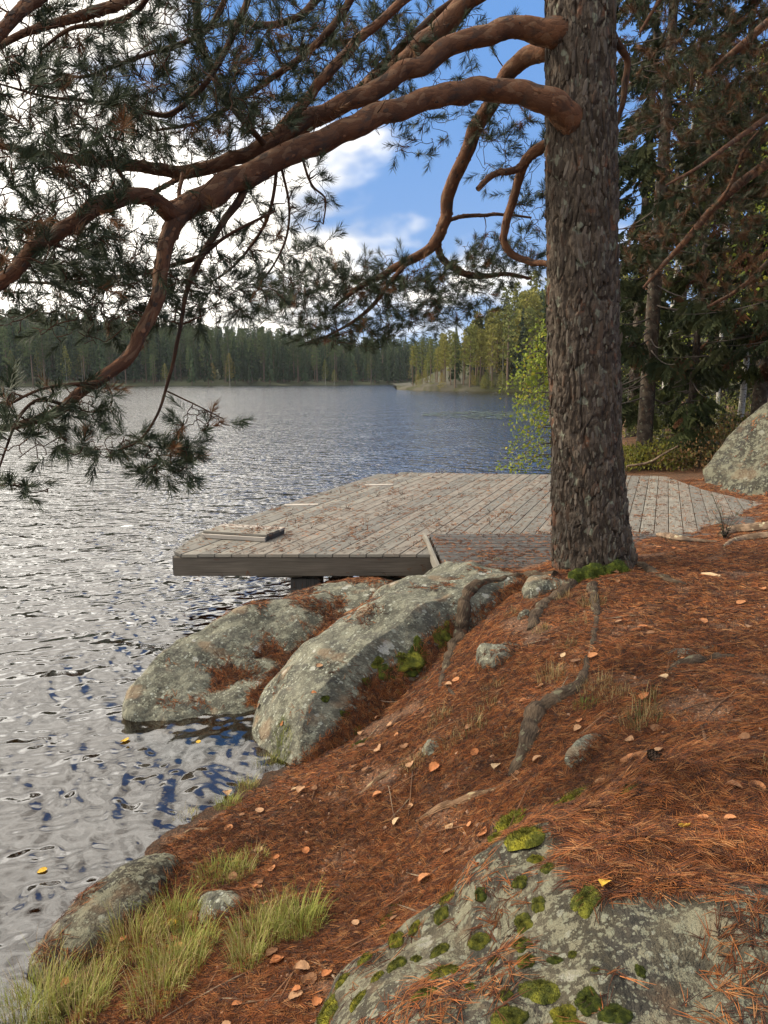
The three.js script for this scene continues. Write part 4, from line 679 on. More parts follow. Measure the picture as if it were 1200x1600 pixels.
const crownMats = [[leafy(0.035, 0.055, 0.025), leafy(0.045, 0.065, 0.03), leafy(0.03, 0.048, 0.026)], [leafy(0.13, 0.135, 0.03), leafy(0.17, 0.16, 0.035), leafy(0.10, 0.11, 0.03)], [leafy(0.13, 0.135, 0.03), leafy(0.17, 0.14, 0.03), leafy(0.10, 0.12, 0.032)]];
{ // the wood on the far shore: one mass
  const r = rng(501), lists = farKinds.map(() => []), M = new THREE.Matrix4(), Q = new THREE.Quaternion();
  for (let i = 0; i < 60000 && lists.reduce((a, l) => a + l.length, 0) < 4600; i++) {
    const x = -560 + r() * 720, z = -195 - r() * 335, h = farH(x, z); if (h < 0.15) continue;
    const px = x / -z; if (px < -1.3 || px > 0.3) continue;
    // most trees near the water or on the skyline
    if (r() > 0.55 && h > 4) continue;
    const k = r() < 0.55 ? Math.floor(r() * 3) : r() < 0.85 ? 3 + Math.floor(r() * 3) : 6 + Math.floor(r() * 2), s = (k > 5 ? 1.0 : 1.15) * (0.75 + r() * 0.6) * (px < -0.3 ? 1.1 : 1);
    lists[k].push([x, h - 0.1, z, s, r() * 6.28]);
  }
  const g = new THREE.Group();
  farKinds.forEach(([tr, cr], k) => { for (const [geo, m, nm] of [[tr, k > 5 ? farTrunk.w : farTrunk.g, 'trunks'], [cr, k > 5 ? crownMats[2][0] : std({ color: lin(1, 1, 1), roughness: 0.85 }), 'crowns']]) {
    const im = new THREE.InstancedMesh(geo, m, lists[k].length); im.name = nm; im.userData.kind = 'stuff'; im.castShadow = im.receiveShadow = true; const rr = rng(k + 60), c = new THREE.Color();
    lists[k].forEach(([x, y, z, s, a], i) => { im.setMatrixAt(i, M.compose(V(x, y, z), Q.setFromAxisAngle(V(0, 1, 0), a), V(s, s * (0.9 + rr() * 0.3), s))); if (nm === 'crowns') { const f = 0.75 + rr() * 0.6, q = k > 5 ? [f * (1 + 0.4 * rr()), f, f] : k > 2 ? [0.062 * f, 0.082 * f, 0.028 * f] : [0.036 * f, 0.058 * f, 0.022 * f]; im.setColorAt(i, c.setRGB(...q)); } });
    g.add(im); } });
  top(g, 'far_forest', 'dark conifer forest along the whole far shore of the lake', 'forest', null, 'stuff');
}
// trees on the point: each one a tree
{
  const r = rng(611), spots = [];
  for (let i = 0; i < 4000 && spots.length < 240; i++) { const x = 6 + Math.pow(r(), 0.8) * 58, z = -110 - r() * 85, h = capeH(x, z), px = x / -z; if (h < 0.5 || px < 0.035 || px > 0.33) continue; if (px < 0.06 && r() < 0.5) continue; if (spots.some(q => Math.hypot(q[0] - x, q[1] - z) < 1.25)) continue; spots.push([x, z, h, px]); }
  const kinds = ['pine with a bare trunk and olive crown', 'dense dark spruce', 'yellow green birch'];
  spots.forEach(([x, z, h, px]) => {
    const q = r(), k = q < 0.66 ? 3 + Math.floor(r() * 3) : q < 0.86 ? Math.floor(r() * 3) : 6 + Math.floor(r() * 2), f = k > 5 ? 2 : k > 2 ? 0 : 1;
    const t = thing(['pine_tree', 'spruce_tree', 'birch_tree'][f], kinds[f] + ' among the sunlit trees on the rocky point', 'tree', [x, h - 0.1, z], ['pines', 'spruces', 'birches'][f] + ' on the rocky point');
    part(t, 'trunk', farKinds[k][0], f === 2 ? farTrunk.w : farTrunk.g); part(t, 'crown', farKinds[k][1], f === 2 ? crownMats[2][Math.floor(r() * 3)] : f ? crownMats[0][Math.floor(r() * 3)] : crownMats[1][Math.floor(r() * 3)]);
    const s = (0.6 + 0.4 * r()) * (0.75 + 0.6 * sstep(0.05, 0.2, px)); t.scale.set(s, s * (0.95 + 0.25 * r()), s); t.rotation.y = r() * 6.28;
  });
}
{ const r = rng(77); for (let i = 0, n = 0; i < 3000 && n < 46; i++) { const x = 7 + r() * 44, z = -108 - r() * 60, h = capeH(x, z), q = x / -z; if (h < 0.25 || h > 1.3 || q < 0.04 || q > 0.3) continue; n++; const k = 6 + n % 2, t = thing('bush', 'low green bush at the waterline of the rocky point', 'bush', [x, h - 1.2, z], 'bushes along the rocky point'); part(t, 'crown', farKinds[k][1], crownMats[n % 3 ? 2 : 1][n % 3]); const s = 0.22 + 0.25 * r(); t.scale.set(s * 1.3, s, s * 1.3); t.position.y = h - 9.5 * 0.22 * s; t.rotation.y = r() * 6; } }
// ---------------------------------------------------------------- the wood behind the deck
const sprayGeo = [0, 1].map(v => { // a drooping flat twig of spruce, 0.5 m
  const g = new Geo(), r = rng(81 + v); for (let i = 0; i < 46; i++) { const t = r(), side = r() < 0.5 ? -1 : 1, l = (0.16 * (1 - t) + 0.05) * (0.7 + 0.6 * r()), x = t * 0.5, y = -0.10 * t * t - 0.02 * r(), a = 0.7 + 0.5 * r(), w = 0.007; const e = [x + Math.cos(a) * l, y - 0.06 * r() - l * 0.35, side * Math.sin(a) * l]; g.tri([x - w, y, 0], [x + w, y + w, 0], e); g.tri([x, y - w, -w], [x, y + w * 1.5, w], e); g.tri([x + 0.3 * (e[0] - x), mix(y, e[1], 0.3) + w, 0.3 * e[2]], [x + 0.35 * (e[0] - x) + 0.02, mix(y, e[1], 0.35) - 0.05, 0.3 * e[2]], e); } return g.build(true); });
const spruceMat = std({ color: lin(1, 1, 1), roughness: 0.75 });
const spruceBark = std({ map: rep(barkTex, 1.5), color: lin(1.1, 1.1, 1.1), bumpMap: rep(barkBump, 1.5), bumpScale: 0.012 });
function crownInstances(parent, name, geos, mat, list, tone, r) {
  const M = new THREE.Matrix4(), c = new THREE.Color();
  geos.forEach((g, v) => { const L = list.filter((_, i) => i % geos.length === v), im = new THREE.InstancedMesh(g, mat, L.length); im.name = name; im.userData.kind = 'stuff'; im.castShadow = im.receiveShadow = true; L.forEach(([p, q, s], i) => { im.setMatrixAt(i, M.compose(p, q, V(s, s, s))); const k = tone(r); im.setColorAt(i, c.setRGB(k[0], k[1], k[2])); }); parent.add(im); });
}
function nearSpruce(label, pos, H, R0, rad, o = {}) {
  const r = rng(o.seed || 1), t = thing('spruce_tree', label, 'tree', pos, o.group), tg = new Geo(), bg = new Geo(), list = [];
  tg.tube(smoothPath([[0, -0.3, 0, rad * 1.5], [0, 0.25, 0, rad * 1.1], [0.03, H * 0.3, 0, rad * 0.85], [0.05, H * 0.7, 0.02, rad * 0.45], [0.05, H, 0, 0.02]], 0.1), 14, 1, 1, (l, a) => 1 + 0.06 * noise2(a * 9, l * 6, 9, 2)); part(t, 'trunk', tg.build(true), o.bark || spruceBark);
  for (let y = o.from || 1.0; y < Math.min(H - 0.3, o.to || 99); y += 0.16 + 0.12 * r()) for (let k = 0; k < 2; k++) {
    const a = r() * 6.283, L = R0 * Math.pow(1 - y / (H * 1.05), 0.6) * (0.55 + 0.55 * r()), droop = 0.25 + 0.35 * r(), path = []; const n = 7; if (L < 0.2) continue;
    for (let i = 0; i <= n; i++) { const f = i / n; path.push([Math.cos(a) * L * f, y - droop * L * f + 0.28 * L * f * f, Math.sin(a) * L * f, 0.016 * (1 - f) + 0.003]); }
    bg.tube(path, 4, 0.3, 1, null, false); if (r() < (o.dead || 0)) continue;
    const m = Math.ceil(L * (o.dense || 7)); for (let i = 0; i < m; i++) { const f = 0.18 + 0.82 * r(), p = V(Math.cos(a) * L * f, y - droop * L * f + 0.28 * L * f * f, Math.sin(a) * L * f), yaw = -a + (r() - 0.5) * 2.2; list.push([p, new THREE.Quaternion().setFromEuler(new THREE.Euler((r() - 0.5) * 0.9, yaw, -0.35 - 0.6 * r(), 'YXZ')), 0.6 + 0.6 * r()]); }
  }
  const b = part(t, 'branches', bg.build(), greyTwigMat); b.userData.kind = 'stuff';
  const tones = o.tones || [[0.022, 0.032, 0.013], [0.03, 0.038, 0.014], [0.038, 0.042, 0.014]];
  crownInstances(t, 'crown', sprayGeo, spruceMat, list, q => { const k = q(); return k < (o.brown || 0.04) ? [0.085, 0.038, 0.016] : tones[Math.floor(q() * tones.length)]; }, r); return t;
}
const gy = (x, z) => groundH(x, z) - 0.03;
const px = (p, d) => (p - 600) / 1164 * d;
for (const [p, d, H, R0, rad, o, l] of [
  [1006, 15.5, 15, 2.3, 0.15, { from: 1.5, seed: 21, dead: 0.25 }, 'tall spruce with a grey trunk standing where the deck ends'],
  [1075, 17, 8, 1.9, 0.09, { from: 0.4, seed: 22, tones: [[0.05, 0.065, 0.022], [0.06, 0.07, 0.02]] }, 'half grown spruce in the thicket behind the tall boulder'],
  [1068, 15.2, 1.9, 0.6, 0.022, { from: 0.15, seed: 23, dense: 12, tones: [[0.04, 0.055, 0.02], [0.05, 0.06, 0.02]] }, 'knee high young spruce at the foot of the bank behind the deck'],
  [1180, 16, 15, 2.8, 0.15, { from: 2.2, seed: 24, brown: 0.25, dead: 0.2 }, 'spruce with browned sprays rising behind the tall boulder'],
  [1120, 23, 17, 3.0, 0.18, { from: 2.0, seed: 25, brown: 0.1 }, 'dark broad spruce deep in the wood'],
  [985, 24, 17, 2.8, 0.17, { from: 1.0, seed: 26 }, 'dark narrow spruce by the water beyond the deck'],
  [1260, 14, 14, 3.0, 0.16, { from: 2.4, seed: 27, brown: 0.2 }, 'spruce with hanging dead twigs beside the path'],
  [1210, 28, 18, 3.2, 0.2, { from: 1.5, seed: 28 }, 'tall spruce at the back of the wood'],
  [1050, 34, 18, 3.2, 0.2, { from: 1.2, seed: 29 }, 'shaded spruce at the far end of the wood'],
]) { const x = px(p, d); nearSpruce(l, [x, gy(x, -d), -d], H, R0, rad, o); }
// birches: white stems, small autumn leaves
const leafGeo = (() => { const g = new Geo(); g.tri([0, 0, 0], [0.018, 0.022, 0.004], [0, 0.05, 0]); g.tri([0, 0, 0], [0, 0.05, 0], [-0.018, 0.022, 0.004]); return g.build(true); })();
const leafMat = new THREE.MeshPhysicalMaterial({ color: lin(1, 1, 1), roughness: 0.9, transmission: 0.4, thickness: 0, specularIntensity: 0.25 });
const birchBark = std({ map: rep(colorTex(256, 512, (u, v) => { const a = noise2(u * 6, v * 60, 60, 4), f = fbm2(u, v, 5, 4, 9); return lerp3([0.42, 0.40, 0.36], [0.06, 0.055, 0.05], clamp(sstep(0.25, 0.4, a) * 0.8 + sstep(0.2, 0.35, f))); }), 1, 1), roughness: 0.8 });
function birch(label, pos, H, o) {
  const r = rng(o.seed), t = thing('birch_tree', label, 'tree', pos), tg = new Geo(), bg = new Geo(), list = [];
  tg.tube(smoothPath([[0, -0.2, 0, o.rad * 1.3], [o.lean[0] * 0.3, H * 0.35, o.lean[1] * 0.3, o.rad], [o.lean[0], H, o.lean[1], 0.015]], 0.12), 10, 1, 0.7); part(t, 'trunk', tg.build(true), birchBark);
  for (let i = 0; i < o.n; i++) {
    const f = o.from + (1 - o.from) * r(), a = o.to !== undefined ? o.to + (r() - 0.5) * 2.2 : r() * 6.283, L = (o.L || 2) * (1.1 - f * 0.7) * (0.5 + 0.6 * r()), b = V(o.lean[0] * f, H * f, o.lean[1] * f), path = [], n = 8;
    for (let k = 0; k <= n; k++) { const q = k / n; path.push([b.x + Math.cos(a) * L * q + 0.08 * (r() - 0.5), b.y + 0.5 * L * q - 0.75 * L * q * q, b.z + Math.sin(a) * L * q + 0.08 * (r() - 0.5), 0.011 * (1 - q) + 0.0018]); }
    bg.tube(path, 4, 0.3, 1, null, false);
    for (let k = 0; k < o.leaves; k++) { const q = path[2 + Math.floor(r() * (n - 1))], sp = 0.2; list.push([V(q[0] + (r() - 0.5) * sp * 2, q[1] + (r() - 0.6) * sp * 1.6, q[2] + (r() - 0.5) * sp * 2), new THREE.Quaternion().setFromEuler(new THREE.Euler(r() * 3 + 1.5, r() * 6.28, r() * 2)), (o.leaf || 1) * (0.9 + 0.8 * r())]); }
  }
  part(t, 'branches', bg.build(), greyTwigMat).userData.kind = 'stuff';
  crownInstances(t, 'leaves', [leafGeo], leafMat, list, q => { const k = q(); return k < 0.15 ? [0.30, 0.26, 0.03] : k < 0.6 ? [0.20, 0.24, 0.03] : [0.14, 0.18, 0.03]; }, r); return t;
}
const B = (p, d) => { const x = px(p, d); return [x, gy(x, -d), -d]; };
birch('leaning birch with yellow green leaves drooping over the water behind the pine', B(890, 16), 3.6, { seed: 5, rad: 0.045, lean: [-0.5, 0.2], from: 0.1, n: 44, L: 1.7, leaves: 44, to: Math.PI, leaf: 1.2 });
birch('birch with sunlit yellow green leaves among the spruces', B(1238, 14.2), 8.5, { seed: 6, rad: 0.07, lean: [-0.1, 0], from: 0.33, n: 90, L: 1.9, leaves: 60, leaf: 1.3 });
birch('slim white birch stem behind the tall boulder', B(1152, 17.5), 9, { seed: 7, rad: 0.06, lean: [0.25, 0], from: 0.4, n: 36, L: 1.8, leaves: 36 });
birch('slender birch deep between the spruces', B(1118, 21), 9, { seed: 8, rad: 0.045, lean: [-0.3, 0], from: 0.2, n: 50, L: 1.8, leaves: 44 });
birch('birch with a pale forked look at the water beyond the tall spruce', B(1030, 22), 10, { seed: 9, rad: 0.07, lean: [0.4, 0], from: 0.15, n: 60, L: 2.0, leaves: 40 });
birch('birch leaning from the shore beyond the leaning one', B(925, 30), 10, { seed: 10, rad: 0.08, lean: [-1.2, 0], from: 0.05, n: 80, L: 2.4, leaves: 44 });
// a second pine whose boughs hang in over the path
{
  const base = [5.2, 0.95, -8.2], t = thing('pine_tree', 'neighbouring pine with thin reddish boughs of browned needles over the path', 'tree', base), sk = [], off = q => [q[0] - base[0], q[1] - base[1], q[2] - base[2], q[3]];
  const tg = new Geo(); tg.tube(smoothPath([[5.2, 0.7, -8.2, 0.26], [5.22, 1.2, -8.2, 0.2], [5.25, 5, -8.2, 0.17], [5.2, 9, -8.2, 0.1], [5.2, 12, -8.2, 0.03]], 0.1).map(off), 18, 1.2, 1, (l, a) => 1 + 0.07 * noise2(a * 12, l * 9, 12, 2)); part(t, 'trunk', tg.build(true), trunkMat);
  const lm = (pts) => { const p = smoothPath(pts, 0.05), g = new Geo(); g.tube(p.map(off), 8, 0.4, 2); part(t, 'branch', g.build(), branchMat); p.forEach((q, i) => { if (i > 2) sk.push({ p: V(q[0], q[1], q[2]), r: q[3] }); }); };
  lm([[4.636,5.12,-8,0.076],[4.168,4.705,-8,0.055],[3.806,4.453,-8,0.048],[3.518,4.246,-7.9,0.044],[3.28,4.016,-7.9,0.037],[3.035,3.741,-7.8,0.034],[2.826,3.508,-7.8,0.023],[2.583,3.248,-7.7,0.013]]);
  lm([[4.523,6.151,-8,0.069],[4.043,5.982,-8,0.048],[3.75,5.784,-8,0.041],[3.473,5.544,-7.9,0.037],[3.298,5.402,-7.9,0.027],[3.064,5.201,-7.9,0.017]]);
  lm([[4.597,5.469,-8,0.055],[3.976,5.037,-7.6,0.039],[3.485,4.694,-7.4,0.029],[3.119,4.443,-7.2,0.022],[2.766,4.19,-7,0.015],[2.458,4.017,-6.9,0.009]]);
  lm([[4.683,4.099,-8,0.048],[4.252,3.851,-8,0.034],[3.893,3.474,-8,0.027],[3.647,3.251,-8,0.021],[3.361,3.091,-8,0.014]]);
  lm([[4.262,6.864,-8,0.055],[3.585,6.486,-7.8,0.04],[2.989,6.119,-7.6,0.029],[2.597,5.854,-7.6,0.02],[2.38,5.531,-7.6,0.013]]);
  lm([[3.28,4.016,-7.9,0.02],[3.34,4.151,-7.7,0.017],[3.492,4.559,-7.7,0.013],[3.603,4.703,-7.7,0.01]]);
  const tw = new Twigs(sk, 77);
  tw.grow(inside([[[3.058,5.559,-7.8], [0.8, 0.6, 0.6], 150], [[2.783,4.87,-7.6], [0.6, 0.5, 0.6], 120], [[3.376,4.846,-7.7], [0.5, 0.5, 0.6], 140], [[3.288,4.175,-7.8], [0.6, 0.5, 0.6], 130], [[2.814,3.692,-7.8], [0.4, 0.4, 0.5], 60], [[3.639,3.347,-8], [0.5, 0.4, 0.5], 90], [[3.716,5.469,-8], [0.4, 0.6, 0.6], 70], [[2.489,5.693,-7.6], [0.4, 0.4, 0.4], 40], [[3.747,3.995,-7.8], [0.4, 0.5, 0.5], 60], [[5.2, 8, -8.2], [2.2, 2.5, 2], 220]], 99), { local: off, bare: 0.3, reach: 2 });
  tw.finish(t, twigMat, r => { const k = r(); return k < 0.35 ? [0.09, 0.042, 0.016] : k < 0.7 ? [0.045, 0.042, 0.017] : [0.032, 0.042, 0.02]; }, V(...base));
}
// water lilies
{ const g = new THREE.CircleGeometry(0.16, 9); g.rotateX(-Math.PI / 2); const r = rng(55), im = new THREE.InstancedMesh(g, std({ color: lin(0.045, 0.06, 0.025), roughness: 0.4 }), 420), M = new THREE.Matrix4(), c = [7.171,0,-50.962];
  for (let i = 0; i < 420; i++) { const a = r() * 6.283, v = Math.sqrt(r()); im.setMatrixAt(i, M.makeScale(0.6 + r(), 1, 0.6 + r()).setPosition(c[0] + Math.cos(a) * v * 4.6 + (r() - 0.5), 0.03, c[2] + Math.sin(a) * v * 5 + (r() - 0.5) * 4)); } top(im, 'water_lilies', 'patch of floating lily leaves on the open water', 'water lilies', null, 'stuff'); }

// ---------------------------------------------------------------- roots of the big pine
const rootMat = std({ map: rep(barkTex, 1.2), color: lin(0.95, 0.85, 0.72), bumpMap: rep(barkBump, 1.2), bumpScale: 0.012 });
const paleRootMat = std({ map: rep(barkTex, 1.2), color: lin(2.3, 1.75, 1.3), bumpMap: rep(barkBump, 1.2), bumpScale: 0.01 });
function root(pts, m, sink = 0.35) { const p = smoothPath(pts, 0.015), s = rng(Math.round(pts[0][0] * 999))() * 40; for (const q of p) { const k = 1.2 * q[3]; q[0] += 0.35 * k * noise3(q[0] * 9, s, q[2] * 9); q[1] += 0.3 * k * noise3(q[0] * 9, s + 5, q[2] * 9) - q[3] * sink; q[2] += 0.3 * k * noise3(q[0] * 9, s + 9, q[2] * 9); } const g = new Geo(); g.tube(p.map(local), 14, 0.5, 1.5, (l, a) => 1 + 0.22 * noise2(a * 5, l * 12, 5, 3) + 0.12 * noise2(a * 9, l * 40, 9, 6)); part(pine, 'root', g.build(true), m || rootMat); }
root([[1.351,0.827,-5.689,0.054],[1.142,0.782,-5.858,0.04],[0.916,0.788,-5.737,0.03],[0.758,0.796,-5.616,0.034],[0.665,0.768,-5.544,0.052],[0.596,0.679,-5.381,0.055],[0.567,0.533,-5.264,0.063],[0.493,0.457,-5.056,0.048],[0.416,0.443,-4.731,0.033],[0.353,0.437,-4.401,0.017]]);
root([[1.472,0.844,-5.534,0.057],[1.324,0.806,-5.314,0.055],[1.147,0.774,-5.101,0.057],[1.022,0.754,-4.835,0.046],[0.954,0.735,-4.661,0.024]]);
root([[1.538,0.852,-5.328,0.046],[1.417,0.83,-4.776,0.029],[1.237,0.833,-4.215,0.022],[1.126,0.785,-3.932,0.024],[1.034,0.759,-3.727,0.035],[0.952,0.733,-3.661,0.057],[0.855,0.698,-3.624,0.059],[0.778,0.67,-3.565,0.058],[0.731,0.641,-3.419,0.053],[0.677,0.613,-3.298,0.045],[0.618,0.578,-3.195,0.033],[0.572,0.556,-3.148,0.014]]);
root([[0.578,0.562,-3.1,0.013],[0.493,0.516,-3.105,0.024],[0.397,0.458,-3.137,0.03],[0.298,0.401,-3.176,0.027],[0.216,0.351,-3.185,0.019],[0.15,0.314,-3.178,0.008]], paleRootMat);
root([[0.086,0.312,-3.708,0.01],[0,0.27,-3.67,0.022],[-0.084,0.234,-3.603,0.019],[-0.147,0.208,-3.562,0.009]], paleRootMat);
root([[2.008,0.877,-5.905,0.066],[2.042,0.895,-5.628,0.048],[2.05,0.921,-5.255,0.032],[2.137,0.925,-5.067,0.017]]);
root([[0.437,0.489,-4.167,0.011],[0.398,0.464,-4.369,0.017],[0.383,0.44,-4.578,0.016],[0.44,0.452,-4.763,0.01]]);
root([[-0.854,0.053,-3.552,0.006],[-0.926,0.046,-3.527,0.015],[-1.005,0.027,-3.548,0.018],[-1.039,0.022,-3.522,0.009]], paleRootMat);
root([[1.429,0.884,-3.578,0.018],[1.531,0.892,-3.659,0.041],[1.648,0.896,-3.703,0.048],[1.773,0.905,-3.735,0.042],[1.851,0.915,-3.724,0.019]]);

// ---------------------------------------------------------------- fallen sticks, bark, cones
const stickMat = std({ map: rep(flakeTex, 0.6), color: lin(0.9, 1.0, 1.05), roughness: 0.9 }), paleStick = std({ map: rep(barkTex, 1), color: lin(2.6, 2.3, 2.0), roughness: 0.9 });
function stick(name, label, cat, pts, m, group) { const c = pts[Math.floor(pts.length / 2)], t = new Geo(); t.tube(smoothPath(pts, 0.02).map(q => [q[0] - c[0], q[1] - c[1] + q[3] * 0.5, q[2] - c[2], q[3]]), 8, 0.4, 2, (l, a) => 1 + 0.15 * noise2(a * 5, l * 20, 5, 2)); const o = mesh(t.build(true), m); o.position.set(c[0], c[1], c[2]); return top(o, name, label, cat, group); }
stick('fallen_branch', 'pale barkless branch lying in front of the ramp near the little sapling', 'branch', [[2.895,0.721,-7.706,0.026],[2.899,0.753,-7.419,0.045],[2.922,0.776,-7.197,0.043],[3.055,0.777,-7.167,0.025],[3.241,0.786,-7.09,0.012]], paleStick);
stick('fallen_branch', 'thick grey lichened branch lying beside the sapling', 'branch', [[3.48,0.752,-7.553,0.032],[3.7,0.768,-7.671,0.059],[3.818,0.801,-7.574,0.059],[4.026,0.849,-7.473,0.058]], paleStick);
stick('fallen_branch', 'long grey branch lying below the lichened one', 'branch', [[3.095,0.839,-6.636,0.017],[3.476,0.791,-7.127,0.037],[3.658,0.818,-7.12,0.043],[3.863,0.86,-7.042,0.042]], paleStick);
stick('bark_piece', 'short orange bark covered stick on the needle slope', 'stick', [[0.978,0.793,-2.849,0.01],[1.012,0.81,-2.834,0.019],[1.004,0.885,-2.707,0.021],[1.037,0.902,-2.698,0.014]], std({ map: rep(flakeTex, 0.8), color: lin(1.5, 1.4, 1.2) }));
stick('twig', 'thin dark dead twig beside the gnarled root', 'twig', [[0.902,0.724,-3.209,0.007],[0.975,0.75,-3.262,0.008],[1.049,0.779,-3.316,0.007],[1.089,0.797,-3.35,0.004]], stickMat);
stick('twig', 'thin dark twig below the pine on the open needles', 'twig', [[1.014,1.142,-1.887,0.005],[1.043,1.147,-1.895,0.007],[1.091,1.141,-1.918,0.007]], stickMat);
stick('twig', 'bleached white twig bent on the needles between the grass and the mossy boulder', 'twig', [[-0.264,0.253,-2.394,0.003],[-0.218,0.272,-2.348,0.004],[-0.185,0.288,-2.296,0.004],[-0.134,0.712,-1.787,0.002]], paleStick);
stick('twig', 'short grey twig standing clear of the needles near the cone', 'twig', [[1.324,0.927,-2.903,0.005],[1.294,0.933,-2.807,0.007],[1.206,1,-2.594,0.006]], stickMat);
stick('twig', 'forked grey twig washed up at the grass by the water', 'twig', [[-1,0.064,-3.176,0.004],[-0.973,0.046,-3.24,0.006],[-0.932,0.053,-3.242,0.006],[-0.885,0.057,-3.224,0.004]], paleStick);
stick('wood_chip', 'pale wood splinter on the needles under the pine', 'splinter', [[2.352,0.927,-5.353,0.011],[2.395,0.932,-5.299,0.018],[2.44,0.94,-5.234,0.011]], std({ color: lin(0.42, 0.3, 0.18) }));
{ // pine cone, dark, lying by the orange stick
  const p = [0.887,1.113,-2.26], t = thing('pine_cone', 'dark weathered pine cone lying beside the orange stick', 'cone', [p[0], p[1] + 0.02, p[2]]), g = new Geo(); g.tube(smoothPath([[0, 0, -0.05, 0.008], [0, 0, -0.02, 0.02], [0, 0, 0.02, 0.021], [0, 0.005, 0.055, 0.008]], 0.004), 10); part(t, 'core', g.build(true), std({ color: lin(0.05, 0.032, 0.022) }));
  const s = new Geo(), r = rng(4); for (let i = 0; i < 70; i++) { const f = i / 70, z = -0.045 + f * 0.095, R1 = 0.021 * Math.sin(Math.PI * (0.15 + 0.75 * f)) + 0.003, a = i * 2.4, c = Math.cos(a), q = Math.sin(a), w = 0.007; s.quad([c * R1 * 0.7 - q * w, q * R1 * 0.7 + c * w, z], [c * R1 * 0.7 + q * w, q * R1 * 0.7 - c * w, z], [c * (R1 + 0.008) + q * w * 0.7, q * (R1 + 0.008) - c * w * 0.7, z + 0.009], [c * (R1 + 0.008) - q * w * 0.7, q * (R1 + 0.008) + c * w * 0.7, z + 0.009]); }
  part(t, 'scales', s.build(true), std({ color: lin(0.07, 0.045, 0.03) })).userData.kind = 'stuff'; t.rotation.set(0.1, 0.25, 0); t.scale.setScalar(0.75);
}
// ---------------------------------------------------------------- moss
const mossTex = colorTex(512, 512, (u, v) => { const f = fbm2(u, v, 5, 4, 3), g = noise2(u * 120, v * 120, 120, 6), h = noise2(u * 60, v * 60, 60, 2); let c = lerp3([0.045, 0.055, 0.012], [0.135, 0.14, 0.022], sstep(-0.3, 0.4, f + 0.3 * h)); const s = 1 + 0.5 * g; return c.map(x => x * s); });
const mossBump = greyTex(512, 512, (u, v) => 0.5 + 0.4 * noise2(u * 110, v * 110, 110, 3) + 0.3 * noise2(u * 50, v * 50, 50, 5));
const mossMats = [[1.25, 1.2, 1], [1.7, 1.5, 0.9], [0.75, 0.85, 0.7]].map(c => std({ map: mossTex, color: lin(...c), bumpMap: mossBump, bumpScale: 0.006, roughness: 1 }));
function mossGeo(seed, flat) {
  const n = 22, m = 34, p = [0, 0.0, 0], u = [0.5, 0.5], idx = []; p[1] = flat;
  for (let i = 1; i <= n; i++) for (let j = 0; j < m; j++) { const f = i / n, a = j / m * 6.2832, e = 1 + 0.28 * noise3(Math.cos(a) * 1.3, Math.sin(a) * 1.3, seed) + 0.10 * noise3(Math.cos(a) * 5, Math.sin(a) * 5, seed), x = Math.cos(a) * f * e, z = Math.sin(a) * f * e, h = flat * Math.sqrt(Math.max(0, 1 - f * f)) * (1 + 0.3 * noise3(x * 2.5, z * 2.5, seed)) + 0.035 * noise3(x * 14, z * 14, seed) - (f > 0.98 ? 0.12 : 0); p.push(x, h, z); u.push(x * 0.35, z * 0.35); }
  for (let j = 0; j < m; j++) idx.push(0, 1 + (j + 1) % m, 1 + j); for (let i = 0; i < n - 1; i++) for (let j = 0; j < m; j++) { const a = 1 + i * m + j, b = 1 + i * m + (j + 1) % m; idx.push(a, b, a + m, b, b + m, a + m); }
  const rr = rng(seed * 10 + 5), nb = p.length / 3; // little shoots that make it fuzzy
  for (let k = 0; k < 900; k++) { const b = 1 + Math.floor(rr() * (nb - m - 1)), x = p[b * 3] + (rr() - 0.5) * 0.1, y = p[b * 3 + 1], z = p[b * 3 + 2] + (rr() - 0.5) * 0.1, L = 0.07 + 0.09 * rr(), a = rr() * 6.283, w = 0.018, o = p.length / 3, dx = x * 0.8 + (rr() - 0.5) * 0.9, dz = z * 0.8 + (rr() - 0.5) * 0.9; p.push(x - Math.cos(a) * w, y - 0.02, z - Math.sin(a) * w, x + Math.cos(a) * w, y - 0.02, z + Math.sin(a) * w, x + dx * L, y + L * 0.9, z + dz * L); for (let q = 0; q < 3; q++) u.push(x * 0.35 + rr() * 0.3, z * 0.35 + rr() * 0.3); idx.push(o, o + 1, o + 2); }
  const g = new THREE.BufferGeometry(); g.setAttribute('position', new THREE.Float32BufferAttribute(p, 3)); g.setAttribute('uv', new THREE.Float32BufferAttribute(u, 2)); g.setIndex(idx); g.computeVertexNormals(); return g;
}
const mossShapes = [0, 1, 2, 3, 4, 5, 6, 7, 8].map(i => mossGeo(i * 3.7, i < 4 ? 0.5 : i < 6 ? 0.28 : 0.13));
